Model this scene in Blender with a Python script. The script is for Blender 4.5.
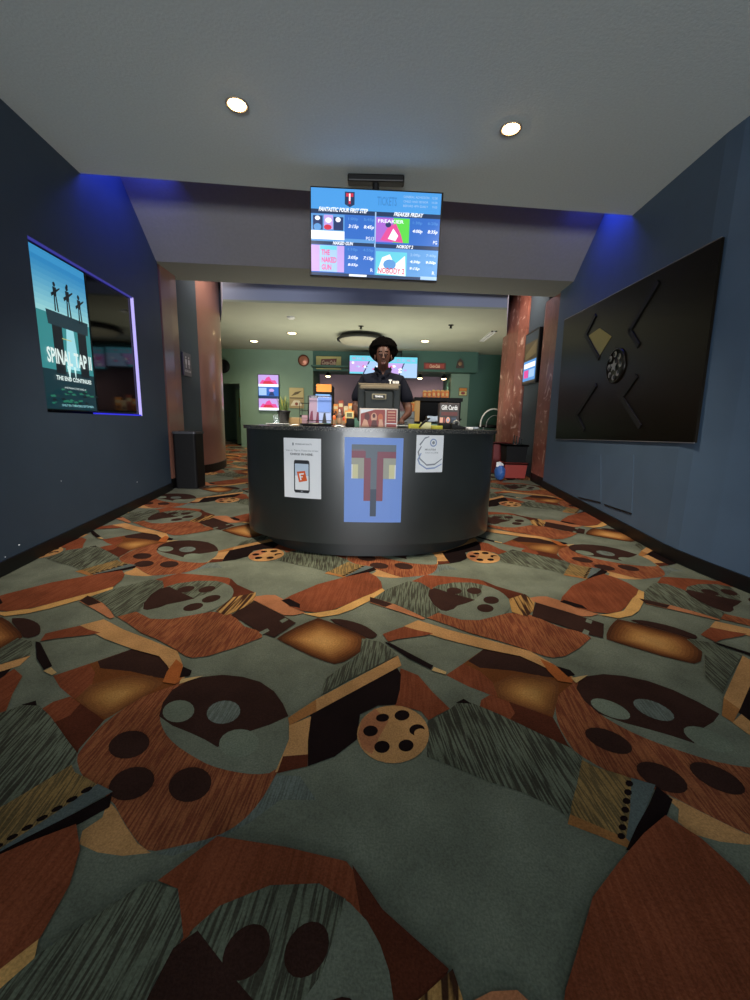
import bpy, bmesh, math, random
from mathutils import Vector, Matrix, noise
random.seed(7)
PI = math.pi
C = bpy.context.scene.collection
SC = bpy.context.scene
for o in list(bpy.data.objects): bpy.data.objects.remove(o)

# ------------------------------------------------------------------ camera
CAM_H = 1.23; FPX = 415.0; PITCH = math.radians(10.3); ROLL = math.radians(1.3)
SLOPE = math.tan(math.radians(3.0))            # the lobby floor is a gentle ramp rising away from the camera
FWD = Vector((0, math.cos(PITCH), -math.sin(PITCH)))
_r0 = Vector((1, 0, 0)); _u0 = _r0.cross(FWD)
RIGHT = _r0*math.cos(ROLL) + _u0*math.sin(ROLL)
UP = -_r0*math.sin(ROLL) + _u0*math.cos(ROLL)
cam = bpy.data.cameras.new('camera'); co = bpy.data.objects.new('camera', cam); C.objects.link(co)
cam.sensor_fit = 'HORIZONTAL'; cam.sensor_width = 36; cam.lens = FPX/750*36; cam.clip_start = .02
co.matrix_world = Matrix.Translation((0, 0, CAM_H)) @ Matrix((RIGHT, UP, -FWD)).transposed().to_4x4()
SC.camera = co
# ------------------------------------------------------------------ world, exposure
w = bpy.data.worlds.new('world'); SC.world = w; w.use_nodes = True
w.node_tree.nodes['Background'].inputs[0].default_value = (.45, .55, .8, 1)
w.node_tree.nodes['Background'].inputs[1].default_value = .05
SC.view_settings.view_transform = 'Standard'; SC.view_settings.look = 'None'
SC.view_settings.gamma = 1; SC.view_settings.exposure = 0; SC.view_settings.use_curve_mapping = False
DOWN_W = 350; LOBBY_W = 105; HALL_FILL_W = 780; LED_W = 12
def area(name, loc, direction, sx, sy, power, col, spread=180):
    l = bpy.data.lights.new(name, 'AREA'); l.shape = 'RECTANGLE'; l.size = sx; l.size_y = sy; l.energy = power; l.color = col; l.spread = math.radians(spread)
    o = bpy.data.objects.new(name, l); C.objects.link(o); o.location = loc
    o.rotation_euler = Vector(direction).to_track_quat('-Z', 'Y').to_euler(); return o
# added fill light, unseen behind the camera, brightening the ceiling and counter front
area('hall_fill', (0.1, -9.2, .45), (0, 1, .10), 4.6, 1.5, HALL_FILL_W, (.92, .96, 1))
# blue LED cove behind the ceiling edge, one run at each wall and a weak long run between
area('cove_light', (-2.2, 4.45, 3.80), (-1, .05, -.75), .5, .1, LED_W, (.06, .10, 1))
area('cove_light', (2.15, 4.95, 3.80), (1, .05, -.75), .5, .1, LED_W, (.06, .10, 1))
area('cove_light', (0, 4.6, 3.85), (0, .6, -1), 4.6, .1, 1.6, (.35, .28, 1))
# added unseen lamps in the raised void behind the beam, washing the columns and the lobby edge
area('void_fill', (-2.62, 6.72, 3.85), (-.12, .45, -1), .3, .2, 7, (1, .84, .68), 120)
area('void_fill', (2.35, 7.35, 3.85), (.2, .35, -1), .3, .3, 10, (1, .84, .68), 120)
area('void_fill', (0, 6.5, 3.9), (0, .25, -1), 3.6, .1, 1.6, (.5, .6, 1), 120)

# added unseen fill aimed upward to brighten the lobby ceiling and walls
area('lobby_fill', (-.3, 8.4, 1.3), (0, .25, 1), 4.6, 1.4, 75, (.98, .97, .80))

# ------------------------------------------------------------------ pixel helpers (750x1000 frame -> world)
def ray(u, v): return FWD + RIGHT*(u-375)/FPX + UP*(500-v)/FPX
EYE = Vector((0, 0, CAM_H))
def onfloor(u, v):
    r = ray(u, v); return EYE + r*(-CAM_H/(r.z-SLOPE*r.y))
def at(u, v, y):
    r = ray(u, v); return EYE + r*(y/r.y)
def onz(u, v, z):
    r = ray(u, v); return EYE + r*((z-CAM_H)/r.z)
def onwall(P, Q, u, v):
    n = Vector((Q[1]-P[1], -(Q[0]-P[0]), 0)); r = ray(u, v)
    return EYE + r*(n.dot(Vector((P[0], P[1], 0))-EYE)/n.dot(r))
def fz(y): return SLOPE*y

# ------------------------------------------------------------------ materials
def lin(h):
    h = h.lstrip('#'); c = [int(h[i:i+2], 16)/255 for i in (0, 2, 4)]
    return tuple(x/12.92 if x <= .04045 else ((x+.055)/1.055)**2.4 for x in c)
MATS = {}
def mat(name, col, rough=.6, metal=0, em=0, var=0, scale=20, bump=0, spec=.5, stripe=None, coat=0):
    if name in MATS: return MATS[name]
    m = bpy.data.materials.new(name); m.use_nodes = True; nt = m.node_tree; b = nt.nodes['Principled BSDF']
    c = lin(col) if isinstance(col, str) else col
    b.inputs['Base Color'].default_value = (*c, 1); b.inputs['Roughness'].default_value = rough
    b.inputs['Metallic'].default_value = metal; b.inputs['Specular IOR Level'].default_value = spec
    if coat: b.inputs['Coat Weight'].default_value = coat; b.inputs['Coat Roughness'].default_value = .12
    if em:
        b.inputs['Base Color'].default_value = (*[x*.1 for x in c], 1)
        b.inputs['Emission Color'].default_value = (*c, 1); b.inputs['Emission Strength'].default_value = em
    tc = None
    if var or bump:
        tc = nt.nodes.new('ShaderNodeTexCoord'); n = nt.nodes.new('ShaderNodeTexNoise')
        n.inputs['Scale'].default_value = scale; n.inputs['Detail'].default_value = 6
        nt.links.new(tc.outputs['Object'], n.inputs['Vector'])
        if var:
            r = nt.nodes.new('ShaderNodeValToRGB'); r.color_ramp.elements[0].position = .3; r.color_ramp.elements[1].position = .7
            r.color_ramp.elements[0].color = (*[x*(1-var) for x in c], 1); r.color_ramp.elements[1].color = (*[min(1, x*(1+var)) for x in c], 1)
            nt.links.new(n.outputs['Fac'], r.inputs['Fac']); nt.links.new(r.outputs['Color'], b.inputs['Base Color'])
        if bump:
            bp = nt.nodes.new('ShaderNodeBump'); bp.inputs['Strength'].default_value = bump; bp.inputs['Distance'].default_value = .01
            nt.links.new(n.outputs['Fac'], bp.inputs['Height']); nt.links.new(bp.outputs['Normal'], b.inputs['Normal'])
    MATS[name] = m; return m
def em(name, col, s=1.0): return mat(name, col, .4, em=s)

def carpet(name, c1, c2=None, ang=0, freq=90, dist=2.0, thr=.5):
    """pile carpet: mottled colour c1, optional woven streaks of colour c2 along direction ang"""
    m = bpy.data.materials.new(name); m.use_nodes = True; nt = m.node_tree; b = nt.nodes['Principled BSDF']; L = nt.links.new
    b.inputs['Roughness'].default_value = .95; b.inputs['Specular IOR Level'].default_value = .08
    tc = nt.nodes.new('ShaderNodeTexCoord')
    def rgb(c): return (*[x*CARP for x in lin(c)], 1)
    big = nt.nodes.new('ShaderNodeTexNoise'); big.inputs['Scale'].default_value = 5; big.inputs['Detail'].default_value = 5
    L(tc.outputs['Object'], big.inputs['Vector'])
    fine = nt.nodes.new('ShaderNodeTexNoise'); fine.inputs['Scale'].default_value = 170; fine.inputs['Detail'].default_value = 2
    L(tc.outputs['Object'], fine.inputs['Vector'])
    r1 = nt.nodes.new('ShaderNodeMapRange'); r1.inputs['From Min'].default_value = .3; r1.inputs['From Max'].default_value = .7
    r1.inputs['To Min'].default_value = .78; r1.inputs['To Max'].default_value = 1.22; L(big.outputs['Fac'], r1.inputs['Value'])
    r2 = nt.nodes.new('ShaderNodeMapRange'); r2.inputs['From Min'].default_value = .3; r2.inputs['From Max'].default_value = .7
    r2.inputs['To Min'].default_value = .8; r2.inputs['To Max'].default_value = 1.2; L(fine.outputs['Fac'], r2.inputs['Value'])
    mu = nt.nodes.new('ShaderNodeMath'); mu.operation = 'MULTIPLY'; L(r1.outputs[0], mu.inputs[0]); L(r2.outputs[0], mu.inputs[1])
    src = None
    if c2:
        mp = nt.nodes.new('ShaderNodeMapping'); mp.inputs['Rotation'].default_value = (0, 0, ang); L(tc.outputs['Object'], mp.inputs['Vector'])
        mp.inputs['Scale'].default_value = (1, .07, 1); mp.vector_type = 'TEXTURE' if False else 'POINT'
        rot = nt.nodes.new('ShaderNodeMapping'); rot.inputs['Rotation'].default_value = (0, 0, ang); L(tc.outputs['Object'], rot.inputs['Vector'])
        sc = nt.nodes.new('ShaderNodeMapping'); sc.inputs['Scale'].default_value = (freq, freq*dist*.028, 1); L(rot.outputs[0], sc.inputs['Vector'])
        n = nt.nodes.new('ShaderNodeTexNoise'); n.inputs['Scale'].default_value = 1; n.inputs['Detail'].default_value = 1.5; L(sc.outputs[0], n.inputs['Vector'])
        rr = nt.nodes.new('ShaderNodeValToRGB'); rr.color_ramp.elements[0].position = thr-.06; rr.color_ramp.elements[1].position = thr+.06
        rr.color_ramp.elements[0].color = rgb(c1); rr.color_ramp.elements[1].color = rgb(c2); L(n.outputs['Fac'], rr.inputs['Fac']); src = rr.outputs['Color']
    mx = nt.nodes.new('ShaderNodeVectorMath'); mx.operation = 'SCALE'
    if src: L(src, mx.inputs[0])
    else: mx.inputs[0].default_value = rgb(c1)[:3]
    L(mu.outputs[0], mx.inputs['Scale']); L(mx.outputs[0], b.inputs['Base Color'])
    bp = nt.nodes.new('ShaderNodeBump'); bp.inputs['Strength'].default_value = .18; bp.inputs['Distance'].default_value = .003
    L(fine.outputs['Fac'], bp.inputs['Height']); L(bp.outputs['Normal'], b.inputs['Normal'])
    MATS[name] = m; return m

def marble(name, base, vein, dark):
    m = bpy.data.materials.new(name); m.use_nodes = True; nt = m.node_tree; b = nt.nodes['Principled BSDF']; L = nt.links.new
    b.inputs['Roughness'].default_value = .3
    tc = nt.nodes.new('ShaderNodeTexCoord')
    n = nt.nodes.new('ShaderNodeTexNoise'); n.inputs['Scale'].default_value = 4.5; n.inputs['Detail'].default_value = 8; n.inputs['Distortion'].default_value = 1.6
    L(tc.outputs['Object'], n.inputs['Vector'])
    r = nt.nodes.new('ShaderNodeValToRGB'); e = r.color_ramp.elements
    e[0].position = .3; e[0].color = (*lin(dark), 1); e[1].position = .5; e[1].color = (*lin(base), 1)
    a = e.new(.58); a.color = (*lin(base), 1); a = e.new(.66); a.color = (*lin(vein), 1)
    L(n.outputs['Fac'], r.inputs['Fac']); L(r.outputs['Color'], b.inputs['Base Color'])
    MATS[name] = m; return m

# ------------------------------------------------------------------ mesh builder
class MB:
    def __init__(s): s.v = []; s.f = []; s.m = []; s.mats = []; s.sm = []
    def mi(s, m):
        if m not in s.mats: s.mats.append(m)
        return s.mats.index(m)
    def add(s, vs, fs, m, M=None, smooth=False):
        b = len(s.v); k = s.mi(m)
        for p in vs:
            p = Vector(p); s.v.append(M @ p if M else p)
        for f in fs: s.f.append([b+i for i in f]); s.m.append(k); s.sm.append(smooth)
        return s
    def box(s, a, b, m, M=None):
        x0, y0, z0 = a; x1, y1, z1 = b
        vs = [(x0,y0,z0),(x1,y0,z0),(x1,y1,z0),(x0,y1,z0),(x0,y0,z1),(x1,y0,z1),(x1,y1,z1),(x0,y1,z1)]
        return s.add(vs, [(0,3,2,1),(4,5,6,7),(0,1,5,4),(1,2,6,5),(2,3,7,6),(3,0,4,7)], m, M)
    def rbox(s, a, b, r, m, M=None, seg=2):
        bm = bmesh.new(); bmesh.ops.create_cube(bm, size=1)
        for v in bm.verts: v.co = Vector([(a[i]+b[i])/2+v.co[i]*(b[i]-a[i]) for i in range(3)])
        bmesh.ops.bevel(bm, geom=bm.edges[:], offset=r, segments=seg, affect='EDGES', profile=.5)
        return s.bm(bm, m, M)
    def bm(s, bm, m, M=None, smooth=False):
        bm.verts.index_update(); s.add([v.co[:] for v in bm.verts], [[v.index for v in f.verts] for f in bm.faces], m, M, smooth); bm.free(); return s
    def prism(s, poly, z0, z1, m, M=None, smooth=False, cap=True):
        n = len(poly)
        Z0 = z0 if callable(z0) else (lambda x, y: z0); Z1 = z1 if callable(z1) else (lambda x, y: z1)
        vs = [(x, y, Z0(x, y)) for x, y in poly]+[(x, y, Z1(x, y)) for x, y in poly]
        s.add(vs, [(i, (i+1) % n, n+(i+1) % n, n+i) for i in range(n)], m, M, smooth)
        if cap: s.add(vs, [list(range(n))[::-1], list(range(n, 2*n))], m, M)
        return s
    def lathe(s, prof, m, M=None, n=24, smooth=True, cap=True):
        vs = [(r*math.cos(2*PI*i/n), r*math.sin(2*PI*i/n), z) for r, z in prof for i in range(n)]
        fs = [(k*n+i, k*n+(i+1) % n, (k+1)*n+(i+1) % n, (k+1)*n+i) for k in range(len(prof)-1) for i in range(n)]
        s.add(vs, fs, m, M, smooth)
        if cap: s.add(vs, [list(range(n))[::-1], [(len(prof)-1)*n+i for i in range(n)]], m, M)
        return s
    def tube(s, pts, r, m, n=8, M=None):
        pts = [Vector(p) for p in pts]; R = r if isinstance(r, (list, tuple)) else [r]*len(pts); vs = []
        for i, p in enumerate(pts):
            d = (pts[min(i+1, len(pts)-1)]-pts[max(i-1, 0)]).normalized()
            a = d.orthogonal().normalized() if i == 0 else (a-d*a.dot(d)).normalized()
            c = d.cross(a)
            vs += [p+(a*math.cos(2*PI*k/n)+c*math.sin(2*PI*k/n))*R[i] for k in range(n)]
        fs = [(k*n+i, k*n+(i+1) % n, (k+1)*n+(i+1) % n, (k+1)*n+i) for k in range(len(pts)-1) for i in range(n)]
        s.add(vs, fs, m, M, True); s.add(vs, [list(range(n))[::-1], [(len(pts)-1)*n+i for i in range(n)]], m, M); return s
    def ball(s, c, r, m, n=12, M=None):
        bm = bmesh.new(); bmesh.ops.create_uvsphere(bm, u_segments=n*2, v_segments=n, radius=1)
        rr = (r, r, r) if not isinstance(r, (tuple, list)) else r
        for v in bm.verts: v.co = Vector([c[i]+v.co[i]*rr[i] for i in range(3)])
        return s.bm(bm, m, M, True)
    def build(s, name, parent=None, loc=None):
        off = Vector(loc) if loc is not None else Vector((0, 0, 0))
        q = parent
        base = Vector((0, 0, 0))
        while q is not None: base += q.location; q = q.parent
        me = bpy.data.meshes.new(name); me.from_pydata([tuple(v-off-base) for v in s.v], [], s.f)
        for m in s.mats: me.materials.append(m)
        me.polygons.foreach_set('material_index', s.m); me.polygons.foreach_set('use_smooth', s.sm); me.update()
        o = bpy.data.objects.new(name, me); C.objects.link(o); o.location = off
        if parent: o.parent = parent
        return o
def tag(o, label=None, cat=None, group=None, kind=None):
    for k, v in dict(label=label, category=cat, group=group, kind=kind).items():
        if v: o[k] = v
    return o
def thing(name, loc, label, cat, group=None):
    o = bpy.data.objects.new(name, None); C.objects.link(o); o.location = loc; o.empty_display_size = .1
    return tag(o, label, cat, group)
def struct(name, mb): return tag(mb.build(name), kind='structure')
def dup(root, loc, label=None, group=None):
    r = root.copy(); C.objects.link(r); r.location = loc
    if label: r['label'] = label
    if group: r['group'] = group
    def rec(src, dst):
        for ch in list(src.children):
            c = ch.copy(); C.objects.link(c); c.parent = dst; rec(ch, c)
    rec(root, r); return r

# ------------------------------------------------------------------ flat artwork (prints, screens, lettering)
def text_geo(txt, bold=0, shear=0):
    cu = bpy.data.curves.new('lettering', 'FONT'); cu.body = txt; cu.size = 1; cu.offset = bold; cu.shear = shear; cu.resolution_u = 2
    ob = bpy.data.objects.new('lettering', cu); me = bpy.data.meshes.new_from_object(ob)
    vs = [v.co.copy() for v in me.vertices]; fs = [list(p.vertices) for p in me.polygons]
    bpy.data.objects.remove(ob); bpy.data.curves.remove(cu); bpy.data.meshes.remove(me)
    return vs, fs
def frame(O, U, V, N):
    O, U, V, N = map(Vector, (O, U, V, N))
    return lambda x, y, d: O+U*x+V*y+N*d
def quadframe(tl, tr, br, bl, N):
    tl, tr, br, bl, N = map(Vector, (tl, tr, br, bl, N))
    return lambda x, y, d: (tl*(1-x)+tr*x)*(1-y)+(bl*(1-x)+br*x)*y+N*d
def art(mb, F, items, d0=.001, step=.0006, nx=1):
    """items in 0..1 coordinates, x to the right, y down"""
    d = d0
    for it in items:
        k = it[0]; d += step
        if k == 'r':
            _, x0, y0, x1, y1, m = it; n = max(1, int(round(nx*(x1-x0)+.49)))
            vs = []
            for i in range(n+1):
                x = x0+(x1-x0)*i/n; vs += [F(x, y1, d), F(x, y0, d)]
            mb.add(vs, [(2*i, 2*i+2, 2*i+3, 2*i+1) for i in range(n)], m)
        elif k == 'p': mb.add([F(x, y, d) for x, y in it[1]], [list(range(len(it[1])))], it[2])
        elif k == 'c':
            _, cx, cy, rx, ry, m = it; n = 20
            mb.add([F(cx+rx*math.cos(2*PI*i/n), cy+ry*math.sin(2*PI*i/n), d) for i in range(n)], [list(range(n))], m)
        elif k == 't':                       # ('t', text, x0, y0, x1, y1, mat [,bold, shear])
            _, tx, x0, y0, x1, y1, m = it[:7]; bold = it[7] if len(it) > 7 else 0; sh = it[8] if len(it) > 8 else 0
            vs, fs = text_geo(tx, bold, sh)
            if not vs: continue
            ax = min(v.x for v in vs); bx = max(v.x for v in vs); ay = min(v.y for v in vs); by = max(v.y for v in vs)
            mb.add([F(x0+(v.x-ax)/(bx-ax)*(x1-x0), y1-(v.y-ay)/(by-ay)*(y1-y0), d) for v in vs], fs, m)
    return mb

# =================================================================== STRUCTURE
CARP = 1.0
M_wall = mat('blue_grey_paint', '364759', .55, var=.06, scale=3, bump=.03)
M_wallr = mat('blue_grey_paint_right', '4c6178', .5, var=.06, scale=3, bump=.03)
M_ceil = mat('ceiling_paint', 'c8d4d4', .85, var=.05, scale=60, bump=.12)
M_soff = mat('soffit_paint', '8e8c90', .85, var=.04, scale=30)
M_beam = mat('beam_paint', '858780', .8)
M_fasc = mat('fascia_paint', 'a4aac6', .7)
M_lceil = mat('lobby_ceiling_paint', 'a8aa98', .7, var=.05, scale=2)
M_green = mat('green_paint', '7c9783', .6, var=.04, scale=2)
M_dgreen = mat('dark_green_paint', '365c50', .6)
M_mauve = mat('mauve_paint', '8c7484', .6)
M_teal = mat('slate_teal_paint', '3f4d58', .6)
M_black = mat('black_paint', '0b0b0c', .5)
M_base = mat('black_vinyl', '08080a', .45)
M_dark = mat('void_paint', '1c1c22', .8)

# ---- carpet ---------------------------------------------------------------
def CR(ox, oy, s): return lambda pts: [(ox+s*x, oy+s*y) for x, y in pts]
px = CR(0, 0, 1); V4 = CR(0, 650, .5); c5 = CR(0, 620, 190/750); c6 = CR(180, 640, 220/750); c7 = CR(380, 640, 220/750)
c8 = CR(550, 640, 200/750); c3 = CR(370, 540, 190/750); c2 = CR(180, 540, 190/750); c4 = CR(560, 540, 190/750)
cL = CR(0, 760, .32); cM = CR(120, 800, 1/3); cN = CR(330, 780, 230/750); V2 = CR(200, 520, .4)
A1 = Vector((1.774, .068)); A2a = Vector((.815, 1.893))
K = {}
for k, a in dict(T=('696e5f', None), TL=('6d7565', None), R=('733c25', '7c432b', .1, 90), RD=('50281a', None), P=('a26a48', None), B=('33201a', None), BD=('190f0e', None),
                 G=('b08454', None), GD=('96663a', None), GL=('c09458', None), OR=('a0592c', None), CRM=('b99a68', None), SG=('596058', '69716a', .1, 150),
                 RB=('626857', '403f34', .12, 120), RB2=('626857', '3b3a30', -.12, 120), GS=('a8804a', '3a2418', .1, 55), GF=('8c7044', '5f5034', -.1, 150),
                 RS=('703c28', '8e5636', .05, 150), BG=('565f5c', None), G1=('3f2416', None), G2=('6a3d1e', None), G3=('885a30', None), G4=('9e6e3a', None), G5=('ac7e46', None)).items():
    K[k] = carpet('carpet_'+k, a[0], a[1], *(a[2:] if a[1] else ()))
def ell(cx, cy, rx, ry, a=0, n=18):
    a = math.radians(a); return [(cx+rx*math.cos(t)*math.cos(a)-ry*math.sin(t)*math.sin(a), cy+rx*math.cos(t)*math.sin(a)+ry*math.sin(t)*math.cos(a)) for t in [2*PI*i/n for i in range(n)]]
def scale_poly(pts, s, c):
    return [(c[0]+(x-c[0])*s, c[1]+(y-c[1])*s) for x, y in pts]
CP = []       # (material key, pixel polygon, smooth passes)
def cp(k, pts, sm=0): CP.append((k, pts, sm))
def glow(poly, c, cols, n, s0=1, s1=.2, pre='glow'):
    for i in range(n):
        f = i/(n-1)*(len(cols)-1); a, b = cols[int(min(f, len(cols)-2))], cols[int(min(f, len(cols)-2))+1]; g = f-int(min(f, len(cols)-2))
        h = ''.join('%02x' % int(int(a[q:q+2], 16)*(1-g)+int(b[q:q+2], 16)*g) for q in (0, 2, 4)); K[pre+str(i)] = carpet('carpet_%s_%d' % (pre, i), h)
        cp(pre+str(i), scale_poly(poly, s0+(s1-s0)*i/(n-1), c), 0 if i == 0 else (1 if i < 3 else 2))
# rust reel with its holes
cp('SG', V4([(540,250),(600,252),(632,300),(560,300),(500,345),(430,382),(345,412),(310,408),(430,372),(500,325)]))
cp('RS', V4([(350,60),(300,85),(245,118),(195,158),(165,195),(152,215),(162,250),(190,280),(225,300),(248,345),(275,385),(300,405),(350,394),(430,375),(480,348),(520,305),(545,262),(590,180),(480,60)]), 1)
cp('G', V4([(215,300),(232,318),(250,350),(275,387),(302,406),(245,412),(195,405),(158,388),(165,362),(205,335)]))
# gold glow quad and the parallelogram below it
cp('G2', c7([(225,120),(285,80),(355,30),(450,45),(550,75),(640,120),(655,150),(610,185),(590,225),(590,265),(480,228),(375,187)]))
cp('B', c7([(300,72),(355,30),(450,45),(550,75),(640,120),(650,135),(560,125),(450,105),(340,95)]))
cp('R', c7([(225,120),(285,80),(345,110),(390,150),(400,195),(375,187),(300,158)]))
glow(c7([(385,150),(450,118),(540,120),(610,145),(608,190),(592,258),(500,236),(405,196)]), c7([(515,185)])[0], ['6e4426', '885a30', '9e6e3c', 'ae8048'], 8, 1, .25, 'glowb')
cp('RD', c7([(345,205),(375,188),(590,265),(615,310),(640,358),(655,372),(480,292),(338,238)]))
cp('R', c7([(345,205),(375,188),(440,212),(460,250),(440,276),(338,238)]))
# disc: dark cap over teal
disc = V4([(318,135),(326,105),(345,80),(375,63),(400,55),(445,50),(485,54),(520,64),(548,83),(566,108),(577,140),(577,175),(568,215),(548,246),(510,250),(465,244),(420,232),(385,213),(350,190),(328,165)])
cp('T', disc, 1)
cp('B', V4([(318,133),(326,105),(345,80),(375,63),(400,55),(445,50),(485,54),(520,64),(548,83),(566,108),(577,133),(540,150),(500,163),(465,178),(435,195),(410,180),(380,166),(345,152)]))
cp('TL', ell(*V4([(357,123)])[0], 16, 11, -8)); cp('SG', ell(*V4([(447,125)])[0], 17, 11.5, -10)); cp('TL', ell(*V4([(478,187)])[0], 20, 14, -5))
for e in [((258,190), 21, 13.5, -14), ((263,268), 24, 15.5, -22), ((380,270), 22, 17, -18)]:
    cp('B', ell(*V4([e[0]])[0], *e[1:]))
# film strip in gold weave with its sprocket dots, slate band and dark bar
cp('GF', c8([(100,440),(170,478),(240,498),(305,520),(305,620),(290,757),(180,710),(75,662),(90,560)]))
cp('GD', c8([(75,655),(180,700),(300,752),(300,785),(180,735),(66,692)]))
cp('BG', c8([(305,518),(395,545),(375,600),(340,680),(305,765),(285,745),(300,640)]))
cp('BD', c8([(400,550),(460,600),(440,655),(400,715),(375,792),(285,790),(325,700),(370,620)]))
for i in range(7): cp('BD', ell(*c8([(297-5*i, 540+33*i)])[0], 4.2, 3.2, 20, 8))
# ribbed field
cp('RB2', c7([(265,215),(310,215),(400,252),(480,290),(570,333),(650,370),(690,402),(670,500),(640,605),(590,570),(480,520),(370,485),(240,430),(160,400),(162,280),(235,240)]))
cp('BD', c7([(258,216),(285,202),(312,219)]))
# rust corner by the small reel
cp('R', c7([(70,98),(130,122),(180,180),(238,236),(165,275),(140,245),(80,228),(50,225),(58,160)]))
# gold bar and dark wedge
cp('BD', px([(310.5,713),(355,690),(397,668),(401,675),(400,690),(396,705),(378,706),(360,715),(357,740),(335,757),(308,767),(307.6,740)]))
cp('G', px([(289,726),(311,717),(308,740),(307.6,767),(275,773),(282,757),(289,740)])); cp('RD', px([(277,774),(283,757),(308,755),(307.6,767)]))
cp('GD', px([(288,718.5),(316,700),(398,656),(401.5,666),(316.5,712),(289.5,726)])); cp('G', px([(316,700),(398,656),(401.5,666),(316.5,712)]))
# small gold reel
cp('G', ell(393,735,36,29,0,28)); cp('P', px([(358,735),(362,720),(375,709),(388,722),(378,740),(372,755),(362,749)]))
for e in [(402,716,7.6,5.2), (417,730.5,7.8,5.6), (406,746.3,7.6,6), (382,747.6,7.8,6.2), (370.5,731.7,7.4,5.4), (382.5,718.5,6.6,4)]: cp('BD', ell(*e, -5))
cp('G', ell(420,733.5,6,4.2,-10))
# glowing lozenge
loz = c2([(545,310),(600,328),(640,345),(700,370),(733,388),(722,435),(690,458),(650,482),(610,492),(575,482),(520,462),(450,428),(410,408),(382,392),(410,372),(460,345),(505,325)])
lc = c2([(560,400)])[0]
cp('B', V2([(318,250),(345,248),(375,253),(410,264),(435,280),(446,291),(425,300),(395,285)]), 1)
glow(loz, lc, ['4a2a18', '744624', '966638', 'b07e46', 'ba8a50'], 11)
# ribs under the lozenge
cp('RB', V2([(405,298),(450,306),(475,322),(492,340),(430,372),(370,402),(302,440),(312,400),(350,372),(400,335)]))
# ghost: rust cap, ribbed disc, dark bow, four holes
cp('R', c3([(165,165),(220,140),(330,148),(430,158),(500,185),(605,215),(575,240),(545,232),(500,200),(430,178),(330,172),(270,180),(240,198),(200,170)]))
cp('RD', c3([(440,160),(500,185),(605,215),(575,243),(545,232),(505,203),(470,186)]))
cp('RB', c3([(0,228),(60,200),(150,165),(200,170),(240,195),(228,215),(235,240),(255,262),(282,280),(225,312),(170,287),(100,257),(30,235)]))
cp('T', c3([(240,195),(270,180),(330,170),(400,170),(470,185),(520,208),(548,235),(555,262),(540,290),(490,310),(430,320),(360,318),(310,306),(270,288)]), 1)
cp('RB', c3([(245,193),(270,180),(330,170),(400,170),(445,179),(440,215),(410,238),(330,215)]))
cp('B', c3([(233,200),(255,192),(330,215),(415,239),(380,252),(345,262),(330,275),(300,284),(280,280),(250,256),(230,222)]))
for e in [(332,203,30,13), (411,203,29,13), (478,240,31,15), (455,272,33,16)]: cp('B', ell(*c3([e[:2]])[0], e[2]*.2533, e[3]*.2533, 4))
# rust field under the ghost
cp('RS', px([(427,618.5),(438,613.5),(461,620.5),(479,621),(509,613.5),(532,616),(560,628),(583,633),(591,638.5),(579,649),(565,657),(553,658.5),(545,657),(522,649),(497,641),(471,634),(446,625)]))
cp('GS', c3([(548,235),(580,225),(610,215),(650,245),(645,280),(620,305),(560,287)]))
cp('B', c2([(295,245),(380,287),(458,330),(415,360),(372,388),(320,370),(280,345),(240,320),(200,300),(250,270)]))
cp('T', c2([(393,322),(415,310),(428,318),(404,331)])); cp('T', c2([(312,368),(345,352),(354,361),(324,378)]))
cp('P', c2([(300,225),(340,220),(375,220),(405,235),(430,265),(495,290),(450,300),(410,300),(350,270),(290,240)]))
# leaf with its cream crescent
cp('GL', V2([(258,236),(290,234),(340,226),(400,198),(455,172),(462,178),(425,203),(380,226),(345,238),(300,245)]))
cp('R', V2([(205,203),(228,190),(250,181),(295,162),(340,150),(385,139),(420,132),(440,142),(452,155),(456,172),(430,186),(400,197),(365,214),(330,227),(290,233),(255,229),(225,218)]))
cp('BD', V2([(203,203),(222,198),(250,212),(250,222),(225,217)]))
# long gold bar, rust strip, thin dark line with cream end
cp('G', px([(404,627),(418,621),(450,631),(489,641),(530,652),(553,665),(573,678),(569,681),(540,666),(520,657),(485,650),(445,640)]))
cp('OR', px([(540,660),(553,665),(573,680),(572,684),(558,682),(548,672)])); cp('BD', px([(556,667),(570,671),(575,676),(568,678)])); cp('CRM', px([(571,679),(588,676),(576,684)]))
cp('R', c3([(50,375),(90,360),(135,345),(190,360),(250,372),(220,380),(110,395),(72,405)]))
cp('BD', c3([(55,405),(80,410),(165,455),(250,500),(240,515),(150,470)])); cp('CRM', c3([(252,505),(302,525),(298,535),(243,519)]))
cp('P', c3([(0,228),(30,236),(100,258),(170,288),(218,312),(210,318),(120,288),(0,250)])); cp('B', c3([(0,228),(30,236),(90,256),(60,268),(0,248)]))

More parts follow.
